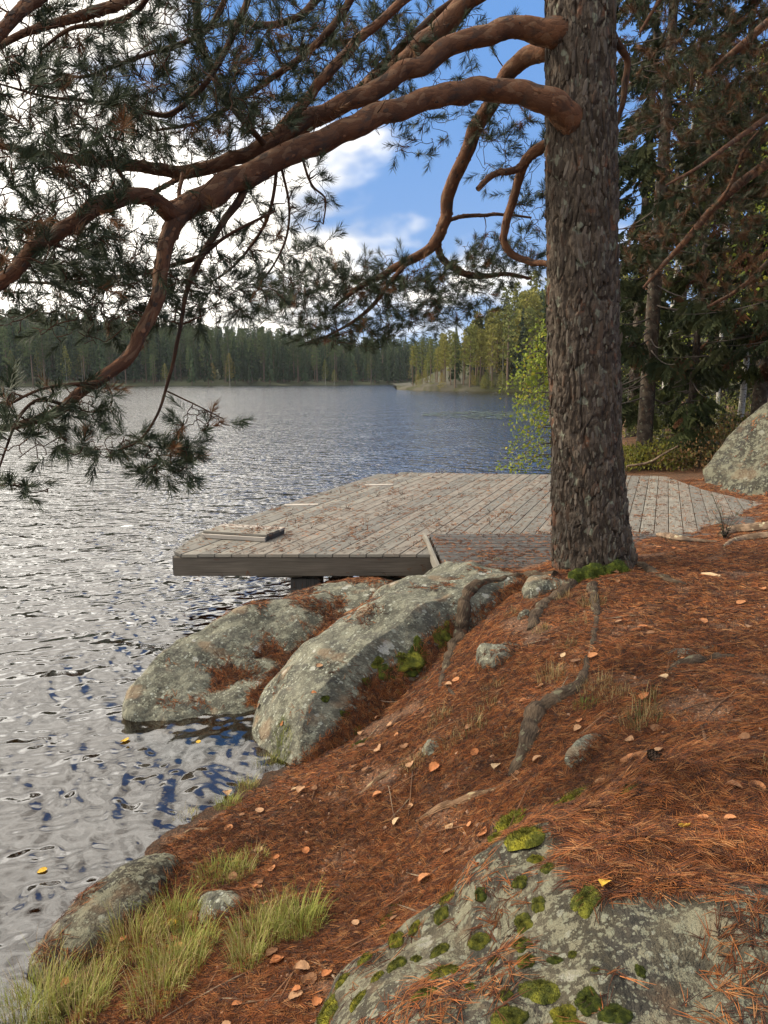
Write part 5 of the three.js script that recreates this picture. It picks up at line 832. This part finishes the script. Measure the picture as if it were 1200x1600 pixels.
function moss(parent, p, size, kind, shape, stretch = 1, yaw = 0) {
  const s = surf(p[0], p[2]), o = part(parent, 'moss_cushion', mossShapes[shape], mossMats[kind]); const n = s ? s.n : V(0, 1, 0), y = s ? s.h : p[1];
  o.position.set(p[0] - parent.position.x, y - parent.position.y - size * 0.12, p[2] - parent.position.z); o.quaternion.setFromUnitVectors(V(0, 1, 0), n).multiply(new THREE.Quaternion().setFromAxisAngle(V(0, 1, 0), yaw)); o.scale.set(size * stretch, size, size);
}
[[[0.35,1.074,-1.723], 30, 0], [[0.428,1.093,-1.751], 30, 0], [[0.24,0.97,-1.65], 34, 0], [[0.314,1.078,-1.498], 36, 0], [[0.342,1.049,-1.608], 36, 0], [[0.135,0.98,-1.529], 34, 1], [[0.159,0.985,-1.531], 30, 1], [[0.09,1.017,-1.427], 36, 0], [[0.479,1.143,-1.565], 50, 0], [[0.157,0.91,-1.809], 38, 0], [[0.142,0.93,-1.655], 34, 0], [[0.036,0.814,-1.835], 40, 1], [[-0.11,0.752,-1.745], 34, 1], [[-0.141,0.73,-1.674], 60, 1], [[0.325,1.101,-1.344], 46, 0], [[0.404,1.142,-1.278], 40, 2], [[0.358,1.116,-1.267], 40, 1], [[0.253,1.089,-1.293], 36, 0], [[0.256,1.01,-1.754], 30, 2], [[0.412,1.075,-1.821], 30, 1], [[0.032,0.897,-1.649], 32, 0], [[-0.049,0.792,-1.783], 36, 1], [[0.312,1.091,-1.44], 28, 0], [[0.378,1.085,-1.622], 28, 0], [[0.081,0.906,-1.657], 20, 0], [[0.244,1.062,-1.465], 20, 0], [[0.374,1.104,-1.43], 18, 2], [[0.253,1.088,-1.347], 24, 0], [[0.189,1.048,-1.42], 18, 0], [[0.444,1.145,-1.242], 30, 2], [[0.411,1.119,-1.426], 16, 0], [[-0.016,0.876,-1.627], 26, 1], [[-0.062,0.856,-1.581], 30, 1], [[0,0.298,-2.511], 34, 1], [[0.085,0.857,-1.824], 26, 1], [[0.524,1.157,-1.335], 16, 2], [[0.435,1.147,-1.346], 14, 0]].forEach(([p, d, k], i) => moss(nearRock, p, d / 2 * 1.75 / 1164 * 0.95, k, i % 4, 1 + (i % 3) * 0.25, i * 1.3));
[[[0.72,0.689,-2.69], 90, 1], [[0.775,0.72,-2.714], 70, 1], [[0.521,0.984,-2.146], 60, 1], [[0.529,0.553,-2.806], 70, 1], [[0.4,1.068,-1.923], 60, 1], [[0.458,0.505,-2.767], 40, 1], [[0.754,1.098,-2.123], 44, 0], [[0.853,0.836,-2.613], 30, 0], [[0.182,0.905,-1.894], 40, 1], [[0.05,0.301,-2.615], 44, 1], [[0.012,0.293,-2.559], 50, 1]].forEach(([p, d, k], i) => moss(nearRock, p, d / 2 * 2.3 / 1164, k, 4 + i % 2, 1.2, i));
[[[0.134,0.434,-4.936], 60], [[0.249,0.452,-5.012], 50], [[0.044,0.377,-4.841], 40], [[0.418,0.492,-5.166], 50], [[0.178,0.374,-4.902], 36], [[-0.107,0.332,-4.724], 26], [[-0.044,0.44,-4.858], 26], [[-0.246,0.222,-4.478], 26], [[-0.164,0.151,-4.447], 22], [[0.284,0.343,-4.805], 30], [[0.109,0.286,-4.788], 24], [[-0.39,0.341,-4.5], 18], [[0.469,0.542,-5.224], 40], [[-0.137,0.167,-4.237], 36]].forEach(([p, d], i) => moss(slope, p, d / 2 * 4.7 / 1164 * 0.8, i % 3 ? 2 : 0, 6 + i % 3, 1.5, i * 1.7));
// moss on the butt of the pine
{ [[[1.822,0.9,-5.811], 46], [[1.926,0.95,-5.822], 40], [[1.605,0.88,-5.49], 44], [[1.787,0.88,-5.528], 50], [[1.48,0.86,-5.471], 36]].forEach(([p, d], i) => { const o = part(pine, 'moss_cushion', mossShapes[4 + i % 2], mossMats[2]); o.position.set(p[0] - pineBase[0], p[1] - pineBase[1] + 0.0, p[2] - pineBase[2]); o.quaternion.setFromUnitVectors(V(0, 1, 0), V(0.1, 0.6, 0.8).normalize()); const s = d / 2 * 5.5 / 1164; o.scale.set(s, s, s); }); }

// ---------------------------------------------------------------- grass
const bladeMats = [[0.24, 0.26, 0.05], [0.33, 0.32, 0.09], [0.17, 0.20, 0.045], [0.42, 0.33, 0.16], [0.20, 0.13, 0.055], [0.075, 0.09, 0.03]].map(c => new THREE.MeshPhysicalMaterial({ color: lin(...c), roughness: 0.8, transmission: 0.25, thickness: 0, specularIntensity: 0.25 }));
function tuft(label, group, p, w, h, n, mats, seed, lean = [0, 0]) {
  const t = thing('grass_tuft', label, 'grass', p, group), r = rng(seed);
  mats.forEach((mi, q) => {
    const g = new Geo(), m = Math.round(n / mats.length);
    for (let i = 0; i < m; i++) {
      const a = r() * 6.283, v = Math.sqrt(r()) * w, bx = Math.cos(a) * v, bz = Math.sin(a) * v, s = surf(p[0] + bx, p[2] + bz), by = (s ? s.h : p[1]) - p[1] - 0.01, H = h * (0.25 + 0.95 * r() * r() + 0.1), out = 0.25 + 0.75 * r(), dx = Math.cos(a + (r() - 0.5) * 2) * out + lean[0], dz = Math.sin(a + (r() - 0.5) * 2) * out + lean[1], wd = 0.0009 + 0.0012 * r(), px2 = -dz, pz2 = dx, l = Math.hypot(px2, pz2) || 1, sx = px2 / l * wd, sz = pz2 / l * wd; let pr = null;
      for (let k = 0; k <= 4; k++) { const f = k / 4, c = [bx + dx * H * 0.55 * f * f, by + H * (f - 0.32 * out * f * f * f), bz + dz * H * 0.55 * f * f], e = 1 - f * 0.9, A = [c[0] - sx * e, c[1], c[2] - sz * e], B2 = [c[0] + sx * e, c[1], c[2] + sz * e]; if (pr) g.quad(pr[0], pr[1], B2, A); pr = [A, B2]; }
    }
    const o = part(t, 'blades', g.build(true), bladeMats[mi]); o.userData.kind = 'stuff';
  });
}
const gl = 'yellow green grass tuft growing on the bank at the water', gg = 'grass tufts along the water';
[[[-1.314,0,-2.458], 0.13, 0.20, 420], [[-1.136,0.032,-2.384], 0.12, 0.17, 360], [[-1.369,0,-2.373], 0.12, 0.2, 300], [[-1.01,0.06,-2.695], 0.12, 0.17, 380], [[-0.808,0.117,-2.497], 0.12, 0.17, 400], [[-0.885,0.081,-2.814], 0.10, 0.15, 300], [[-0.829,0.128,-2.365], 0.1, 0.16, 260], [[-0.505,0.17,-2.598], 0.11, 0.14, 360], [[-0.332,0.194,-2.639], 0.10, 0.15, 360], [[-0.431,0.171,-2.702], 0.08, 0.13, 220], [[-0.52,0.181,-2.472], 0.07, 0.12, 200], [[-0.773,0.076,-3.112], 0.11, 0.09, 300], [[-0.626,0.094,-3.206], 0.07, 0.08, 180], [[-0.668,0.095,-3.109], 0.07, 0.09, 180], [[-0.875,0.013,-3.807], 0.07, 0.08, 180], [[-0.806,0.002,-4.013], 0.07, 0.08, 180], [[-0.76,0,-4.311], 0.08, 0.09, 240], [[-0.642,0.039,-4.329], 0.06, 0.08, 160], [[-1.087,0,-3.726], 0.07, 0.06, 120], [[-1.116,0.042,-2.52], 0.08, 0.13, 160], [[-0.738,0.129,-2.615], 0.08, 0.13, 220]].forEach(([p, w, h, n], i) => tuft(gl, gg, p, w * 1.05, h * 1.15, Math.round(n * 1.35), i % 3 === 0 ? [0, 1, 3, 4] : i % 3 === 1 ? [0, 1, 2, 3] : [1, 0, 2], 700 + i));
const dl = 'dry straw brown grass tuft on the needle slope', dg = 'dry grass tufts on the slope';
[[[1.151,0.837,-3.131], 0.10, 0.16, 220], [[0.927,0.711,-3.926], 0.08, 0.15, 160], [[0.461,0.514,-3.708], 0.09, 0.13, 180], [[0.152,0.352,-3.636], 0.07, 0.10, 160], [[1.431,0.827,-4.933], 0.10, 0.13, 180], [[1.289,0.801,-5.167], 0.07, 0.12, 120], [[0.331,0.442,-4.012], 0.07, 0.11, 120], [[1.09,0.782,-3.628], 0.09, 0.12, 160], [[0.567,0.566,-3.869], 0.06, 0.1, 110], [[1.189,1.148,-2.169], 0.05, 0.06, 80]].forEach(([p, w, h, n], i) => tuft(dl, dg, p, w, h, n, i % 2 ? [3, 4] : [4, 3, 5], 800 + i, [-0.3, 0.4]));
tuft('dark green heather like tuft against the steep boulder', null, [-0.67,0.107,-4.403], 0.07, 0.08, 260, [2, 5], 850);
tuft('deep green mossy tuft under the gnarled root', null, [1.002,0.749,-3.475], 0.06, 0.07, 260, [5, 2], 851);
tuft('small tuft of grass in the brown inlet between the boulders', null, [-1.094,0,-4.652], 0.10, 0.09, 160, [0, 3], 852);
tuft('low grass among the needles by the long boulder foot', null, [-1.31,0,-4.744], 0.06, 0.06, 80, [0, 2], 853);
[[[0.919,0.691,-5.135], 0.06, 0.1, 90], [[1.009,0.763,-4.587], 0.06, 0.09, 90], [[1.245,0.816,-4.554], 0.07, 0.09, 100], [[0.633,0.586,-4.086], 0.07, 0.1, 110], [[1.136,0.807,-3.455], 0.08, 0.12, 120], [[1.241,0.856,-3.311], 0.06, 0.13, 80], [[0.338,0.452,-3.654], 0.06, 0.09, 90], [[1.084,0.789,-4.22], 0.06, 0.1, 90], [[0.254,0.399,-3.937], 0.05, 0.08, 80], [[0.603,0.578,-3.439], 0.06, 0.08, 80]].forEach(([p, w, h, n], i) => tuft(dl, dg, p, w, h, n, i % 2 ? [3, 4, 5] : [4, 3], 880 + i, [-0.5, 0.5]));
{ const r = rng(404); let n = 0; for (let i = 0; i < 900 && n < 46; i++) { const d = 1.9 * Math.pow(3.3, r()), a = -0.3 + r() * 0.85, x = Math.sin(a) * d, z = -Math.cos(a) * d, s = surf(x, z); if (!s || s.id !== 0 || s.h < 0.12) continue; n++; const th = r() * 6.28, L = 0.06 + 0.12 * r(), q = f => { const X = x + Math.cos(th) * L * f, Z = z + Math.sin(th) * L * f, t = surf(X, Z); return [X, (t ? t.h : s.h) + 0.004 + 0.008 * r(), Z, 0.0022 + 0.003 * r() * (1 - Math.abs(f))]; }; stick('twig', 'short dead twig lying loose among the needles', 'twig', [q(-1), q(-0.3), q(0.4), q(1)], r() < 0.6 ? stickMat : paleStick, 'dead twigs in the needles'); } }
// ---------------------------------------------------------------- sapling
{
  const p = [3.425,0.773,-7.331], t = thing('sapling', 'small dark leaved sapling in front of the deck', 'plant', p), r = rng(66), g = new Geo(), lf = new Geo();
  for (let k = 0; k < 7; k++) { const a = r() * 6.28, H = 0.24 + 0.2 * r(), q = smoothPath([[0, -0.03, 0, 0.004], [Math.cos(a) * 0.05, H * 0.5, Math.sin(a) * 0.05, 0.003], [Math.cos(a) * 0.14, H, Math.sin(a) * 0.14, 0.0015]], 0.03); g.tube(q, 5); for (let i = 0; i < 16; i++) { const b = q[2 + Math.floor(r() * (q.length - 2))], d = r() * 6.28, l = 0.035 + 0.02 * r(), w = 0.012; const e = [b[0] + Math.cos(d) * l, b[1] + l * (r() - 0.3), b[2] + Math.sin(d) * l], m = [(b[0] + e[0]) / 2, (b[1] + e[1]) / 2, (b[2] + e[2]) / 2]; lf.tri(b, [m[0] - Math.sin(d) * w, m[1], m[2] + Math.cos(d) * w], e); lf.tri(b, e, [m[0] + Math.sin(d) * w, m[1], m[2] - Math.cos(d) * w]); } }
  part(t, 'stem', g.build(), greyTwigMat); part(t, 'leaves', lf.build(true), std({ color: lin(0.05, 0.05, 0.025), roughness: 0.6 })).userData.kind = 'stuff';
}
// ---------------------------------------------------------------- needle litter
const litterGeo = [0, 1, 2].map(v => { const g = new Geo(), r = rng(90 + v), nn = v === 2 ? 1 : 2; for (let q = 0; q < nn; q++) { const a = (q ? 1 : -1) * (0.08 + 0.12 * r()), b = 0.01 * (r() - 0.5), L = 0.046 + 0.012 * r(), w = 0.00085, st = []; for (let k = 0; k <= 2; k++) { const f = k / 2, x = L * f, z = Math.tan(a) * x + b * f * f, y = 0.003 * Math.sin(f * 3) * (r()), e = k === 2 ? 0.35 : 1; st.push([[x, y, z - w * e], [x, y + w * 1.3 * e, z], [x, y, z + w * e]]); } for (let k = 0; k < 2; k++) { const A = st[k], C = st[k + 1]; g.quad(A[0], C[0], C[1], A[1]); g.quad(A[1], C[1], C[2], A[2]); } } return g.build(true); });
const SM = (() => { const o = new Float32Array(SURF.h.length), R1 = 11, nx = SURF.nx, nz = SURF.nz, t = new Float32Array(o.length); for (let j = 0; j < nz; j++) for (let i = R1; i < nx - R1; i++) { let s = 0; for (let k = -R1; k <= R1; k++) s += SURF.h[j * nx + i + k]; t[j * nx + i] = s / (2 * R1 + 1); } for (let j = R1; j < nz - R1; j++) for (let i = 0; i < nx; i++) { let s = 0; for (let k = -R1; k <= R1; k++) s += t[(j + k) * nx + i]; o[j * nx + i] = s / (2 * R1 + 1); } return o; })();
const hollow = (x, z, h) => SM[Math.round((z - SURF.z0) / SURF.s) * SURF.nx + Math.round((x - SURF.x0) / SURF.s)] - h;
const hash = (x, z, s) => fbm3(x * 1.0, s, z * 1.0, 3);
function litterCover(x, z, s) {           // share of the surface that needles hide
  if (s.h < 0.025 + 0.03 * hash(x * 6, z * 6, 3)) return 0;
  if (s.id === 0) { const bare = hash(x * 2.6, z * 2.6, 8); return s.h < 0.14 ? 0.2 + 0.5 * sstep(-0.2, 0.2, bare) : 0.42 + 1.2 * bare + 0.25 * sstep(2.6, 1.8, -z) * 0.6; }
  if (s.id === 100) return 0.03 + 0.10 * sstep(0.0, 0.4, hash(x * 1.8, z * 1.8, 4)) + (z > -8.2 && x > 0.5 ? 0.03 : 0);
  if (s.n.y < 0.5) return 0;
  const pk = hash(x * 3.3, z * 3.3, 12);
  if (s.id === 3) { const e = Math.min(-z - 1.50, (x - 0.42) * 1.3 + (-z - 1.7) * 0.3) + 0.2 * pk; return 0.04 * sstep(-0.1, 0.25, pk) + 0.05 * sstep(0.2, 0.45, hash(x * 6, z * 6, 21)) + 0.85 * sstep(0.0, 0.22, e); }
  if (s.id <= 2) { const lowest = s.h - groundH(x, z); const cv = hollow(x, z, s.h); return 0.03 * sstep(0.0, 0.3, pk) + 0.12 * sstep(0.2, 0.42, pk) * sstep(0.6, 0.9, s.n.y) + (s.id === 1 && z < -5.9 ? 0.22 * sstep(-0.05, 0.25, pk) : 0) + 0.95 * sstep(0.008, 0.03, cv) + (lowest < 0.05 ? 0.6 : 0); }
  return 0.15 * sstep(0.1, 0.3, pk) + (s.h - groundH(x, z) < 0.03 ? 0.5 : 0);
}
{
  const r = rng(1234), total = 410000, lists = [[], [], []], up = V(0, 1, 0);
  for (let i = 0; i < 4000000 && lists[0].length + lists[1].length + lists[2].length < total; i++) {
    const d = 1.15 * Math.pow(14 / 1.15, Math.pow(r(), 0.85)), a = -0.66 + r() * 1.56, x = Math.sin(a) * d, z = -Math.cos(a) * d, s = surf(x, z); if (!s) continue;
    if (r() > litterCover(x, z, s)) continue;
    const k = r(), v = k < 0.42 ? 0 : k < 0.8 ? 1 : 2; lists[v].push([x, s.h + 0.001 + 0.007 * r() * r() * (s.id === 100 ? 0.2 : 1), z, s.n]);
  }
  const pal = [[0.29, 0.098, 0.026], [0.23, 0.075, 0.022], [0.35, 0.135, 0.038], [0.15, 0.053, 0.02], [0.38, 0.19, 0.07], [0.075, 0.032, 0.018], [0.10, 0.042, 0.022], [0.05, 0.026, 0.017]], M = new THREE.Matrix4(), Q = new THREE.Quaternion(), Q2 = new THREE.Quaternion(), c = new THREE.Color(), lm = std({ color: lin(1, 1, 1), roughness: 0.75 }), grp = new THREE.Group();
  lists.forEach((L, v) => { const im = new THREE.InstancedMesh(litterGeo[v], lm, L.length); im.name = 'needles'; im.userData.kind = 'stuff'; im.castShadow = im.receiveShadow = true; L.forEach(([x, y, z, n], i) => { Q.setFromUnitVectors(up, n); Q2.setFromEuler(new THREE.Euler((r() - 0.5) * 0.5, r() * 6.283, (r() - 0.5) * 0.45, 'YXZ')); Q.multiply(Q2); const s = 0.75 + 0.5 * r(), far = Math.hypot(x, z), th = Math.max(1, far * 0.33); M.compose(V(x, y, z), Q, V(s, s * Math.min(th, 1.6), s * th)); im.setMatrixAt(i, M); const q = pal[Math.floor(r() * pal.length)], f = 0.76 * (0.65 + 0.6 * r()) * (0.85 + 0.55 * fbm3(x * 1.9, 44, z * 1.9, 3)); im.setColorAt(i, c.setRGB(q[0] * f, q[1] * f * 0.94, q[2] * f)); }); grp.add(im); });
  top(grp, 'needle_litter', 'carpet of rust orange fallen pine needles over the whole bank', 'needles', null, 'stuff'); console.log('litter', lists.map(l => l.length).join(' '));
  // crumbs of bark and cone scales
  const cg = new THREE.IcosahedronGeometry(0.008, 0); cg.scale(1.3, 0.3, 0.8); const im = new THREE.InstancedMesh(cg, std({ color: lin(1, 1, 1), roughness: 0.95 }), 9000); let n = 0; im.castShadow = im.receiveShadow = true;
  for (let i = 0; i < 60000 && n < 9000; i++) { const d = 1.3 * Math.pow(6.5, r()), a = (r() * 2 - 1) * 0.62, x = Math.sin(a) * d, z = -Math.cos(a) * d, s = surf(x, z); if (!s || s.id === 100 || s.h < 0.03 || s.id > 0) continue; Q.setFromEuler(new THREE.Euler(r(), r() * 6, r())); const k = 0.3 + r() * r() * 1.3; M.compose(V(x, s.h + 0.003, z), Q, V(k, k, k)); im.setMatrixAt(n, M); const q = [[0.06, 0.04, 0.03], [0.16, 0.09, 0.055], [0.28, 0.17, 0.11], [0.10, 0.05, 0.03]][Math.floor(r() * 4)]; im.setColorAt(n++, c.setRGB(...q)); }
  im.count = n; top(im, 'bark_crumbs', 'crumbs of bark and cone scales strewn among the needles', 'litter', null, 'stuff');
}
// ---------------------------------------------------------------- fallen leaves
{
  const shapes = [0, 1, 2].map(v => { const r = rng(70 + v), n = 9, p = [], idx = [], L = 0.045, W = 0.016 + v * 0.002, curl = 0.003 + v * 0.0025; for (let i = 0; i <= n; i++) { const f = i / n, w = W * Math.pow(Math.sin(Math.PI * Math.pow(f, 0.75)), 0.8) * (1 + (i % 2 ? 0.08 : -0.04)), x = (f - 0.5) * L, y = curl * Math.sin(f * 3.1) * (v === 1 ? -1 : 1); for (const q of [-1, -0.5, 0, 0.5, 1]) p.push(x, y + curl * q * q * 0.8 + 0.001 * r(), q * w); } for (let i = 0; i < n; i++) for (let j = 0; j < 4; j++) { const a = i * 5 + j; idx.push(a, a + 1, a + 5, a + 1, a + 6, a + 5); } const g = new THREE.BufferGeometry(); g.setAttribute('position', new THREE.Float32BufferAttribute(p, 3)); g.setAttribute('uv', new THREE.Float32BufferAttribute(p.flatMap((q, i) => i % 3 === 1 ? [] : [q * 20]), 2)); g.setIndex(idx); g.computeVertexNormals(); return g; });
  const lt = colorTex(128, 128, (u, v) => { const f = fbm2(u, v, 4, 4, 3), k = 0.85 + 0.3 * f - 0.5 * sstep(0.3, 0.45, fbm2(u, v, 9, 3, 9)); return [k, k, k]; });
  const tones = [['pale tan', [0.42, 0.24, 0.13]], ['peach', [0.48, 0.21, 0.09]], ['orange brown', [0.42, 0.16, 0.06]], ['yellow', [0.62, 0.38, 0.05]], ['dull brown', [0.24, 0.12, 0.06]], ['cream', [0.55, 0.38, 0.22]]].map(([n, c]) => [n, new THREE.MeshPhysicalMaterial({ map: lt, color: lin(...c), roughness: 0.85, transmission: 0.2, thickness: 0, specularIntensity: 0.3 })]);
  const r = rng(2024), leaf = (p, k, s, water) => { const q = surf(p[0], p[2]), o = mesh(shapes[Math.floor(r() * 3)], tones[k][1]), n = water || !q ? V(0, 1, 0) : q.n; o.position.set(p[0], (water ? 0.004 : (q ? q.h : p[1]) + 0.014), p[2]); o.quaternion.setFromUnitVectors(V(0, 1, 0), n).multiply(new THREE.Quaternion().setFromEuler(new THREE.Euler((r() - 0.5) * 0.5, r() * 6.28, (r() - 0.5) * 0.4, 'YXZ'))); o.scale.setScalar(s); return top(o, 'fallen_leaf', water ? 'yellow leaf floating on the dark water near the bank' : tones[k][0] + ' fallen leaf lying on the brown needles', 'leaf', water ? 'leaves afloat' : tones[k][0] + ' leaves on the needles'); };
  const set = (list) => list.forEach(([p, k, s]) => leaf(p, k, s));
  const bright = leaf([0.526,1.152,-1.59], 3, 0.75); bright.userData.label = 'bright yellow leaf lying on the mossy granite boulder'; delete bright.userData.group;
  set([[[0.835,1.116,-1.889], 3, 0.85], [[0.903,1.114,-1.931], 1, 0.9], [[1.125,1.133,-2.068], 1, 1.1], [[0.701,0.629,-3.149], 0, 1.1], [[1.919,0.897,-4.306], 1, 1.3], [[0.448,0.489,-4.398], 1, 1.4], [[0.289,0.39,-3.003], 5, 1.0], [[-0.399,0.219,-2.431], 2, 1.5], [[-0.426,0.203,-2.482], 4, 1.3], [[-0.608,0.094,-3.267], 0, 1.2], [[-0.203,0.283,-2.295], 2, 1.1], [[-0.9,0,-3.927], 0, 1.3], [[0.966,1.132,-1.898], 1, 0.8], [[-0.456,0.117,-3.753], 0, 1.3], [[-0.499,0.092,-3.816], 5, 1.2], [[-0.67,0.059,-3.657], 0, 1.4], [[0.455,0.502,-3.456], 2, 1.2], [[1.032,0.774,-4.077], 5, 1.0], [[0.747,0.646,-3.75], 1, 1.4], [[0.398,0.464,-4.369], 0, 1.3], [[1.375,0.884,-3.475], 5, 1.3], [[-0.141,0.147,-4.361], 0, 1.2], [[0.124,0.307,-3.293], 0, 1.1], [[0.061,0.274,-3.214], 5, 1.0], [[-1.237,0.009,-2.539], 2, 1.2], [[-0.893,0.08,-2.795], 3, 1.0], [[1.066,0.919,-2.677], 0, 0.9], [[0.53,0.529,-3.253], 5, 1.2]]);
  leaf([-1.658,0,-3.252], 3, 1.1, true); leaf([-1.714,0,-4.586], 3, 1.3, true); leaf([-1.221,0,-4.56], 3, 1.0, true);
  let n = 0; for (let i = 0; i < 4000 && n < 120; i++) { const d = 1.6 * Math.pow(4.6, r()), a = (r() * 2 - 1) * 0.5, x = Math.sin(a) * d, z = -Math.cos(a) * d, s = surf(x, z); if (!s || s.h < 0.05 || s.id === 100 || (s.id === 3 && -z < 1.8) || (s.id > 0 && r() < 0.75)) continue; n++; leaf([x, s.h, z], [0, 1, 2, 2, 4, 4, 4][Math.floor(r() * 7)], 0.75 + 0.7 * r()); }
}
// ---------------------------------------------------------------- undergrowth in the wood
{
  const r = rng(91), mk = (label, pos, rad, h, n, tone) => { const t = thing('shrub', label, 'shrub', pos), list = [], g = new Geo(); for (let i = 0; i < 26; i++) { const a = r() * 6.28, v = r() * rad; g.tube([[Math.cos(a) * v * 0.5, -0.05, Math.sin(a) * v * 0.5, 0.006], [Math.cos(a) * v, h * (0.5 + 0.5 * r()), Math.sin(a) * v, 0.002]], 4); } for (let i = 0; i < n; i++) { const a = r() * 6.28, v = Math.sqrt(r()) * rad; list.push([V(Math.cos(a) * v, h * (0.15 + 0.85 * r()) * (1 - 0.4 * v / rad), Math.sin(a) * v), new THREE.Quaternion().setFromEuler(new THREE.Euler(r() * 6, r() * 6, r() * 6)), 0.7 + r()]); } part(t, 'stems', g.build(), greyTwigMat).userData.kind = 'stuff'; crownInstances(t, 'leaves', [leafGeo], leafMat, list, tone, r); };
  const green = q => q() < 0.5 ? [0.10, 0.12, 0.03] : [0.14, 0.13, 0.03], brown = q => q() < 0.6 ? [0.16, 0.09, 0.035] : [0.10, 0.09, 0.03], yel = q => q() < 0.5 ? [0.22, 0.20, 0.03] : [0.15, 0.16, 0.03];
  const at = (p, d) => { const x = px(p, d); return [x, gy(x, -d), -d]; };
  mk('bright yellow green blueberry scrub at the foot of the tall spruce', at(1030, 14.9), 0.7, 0.7, 1500, yel); mk('yellow green scrub on the water side of the tall spruce', at(985, 15.3), 0.5, 0.7, 900, yel); mk('brown heather bank beside the young spruce', at(1085, 14.6), 0.9, 0.6, 1600, brown); mk('dim green scrub under the half grown spruce', at(1110, 16.6), 1.3, 1.2, 2200, green); mk('brown bracken mound behind the tall boulder', at(1140, 15.2), 1.0, 1.1, 1800, brown); mk('green scrub at the back of the wood', at(1060, 21), 2.2, 1.6, 2600, green); mk('green scrub by the slim birch', at(1165, 19.5), 1.8, 1.6, 2400, green);
  boulder('boulder', 'pale lichened rock in the shade behind the deck', { c: at(1100, 15.8), r: [0.5, 0.5, 0.4], axes: [0.3, 0, 0], n: 24, rough: 0.3, freq: 1.6, seed: 31, proj: [0, 0.4, 0.9] });
  stick('fallen_branch', 'bleached driftwood branch lying at the back edge of the deck', 'branch', [[4.55, 0.74, -13.9, 0.02], [5.0, 0.8, -14.0, 0.025], [5.3, 0.95, -14.1, 0.02], [5.6, 1.1, -14.2, 0.012]], paleStick);
}

renderer.render(scene, camera);
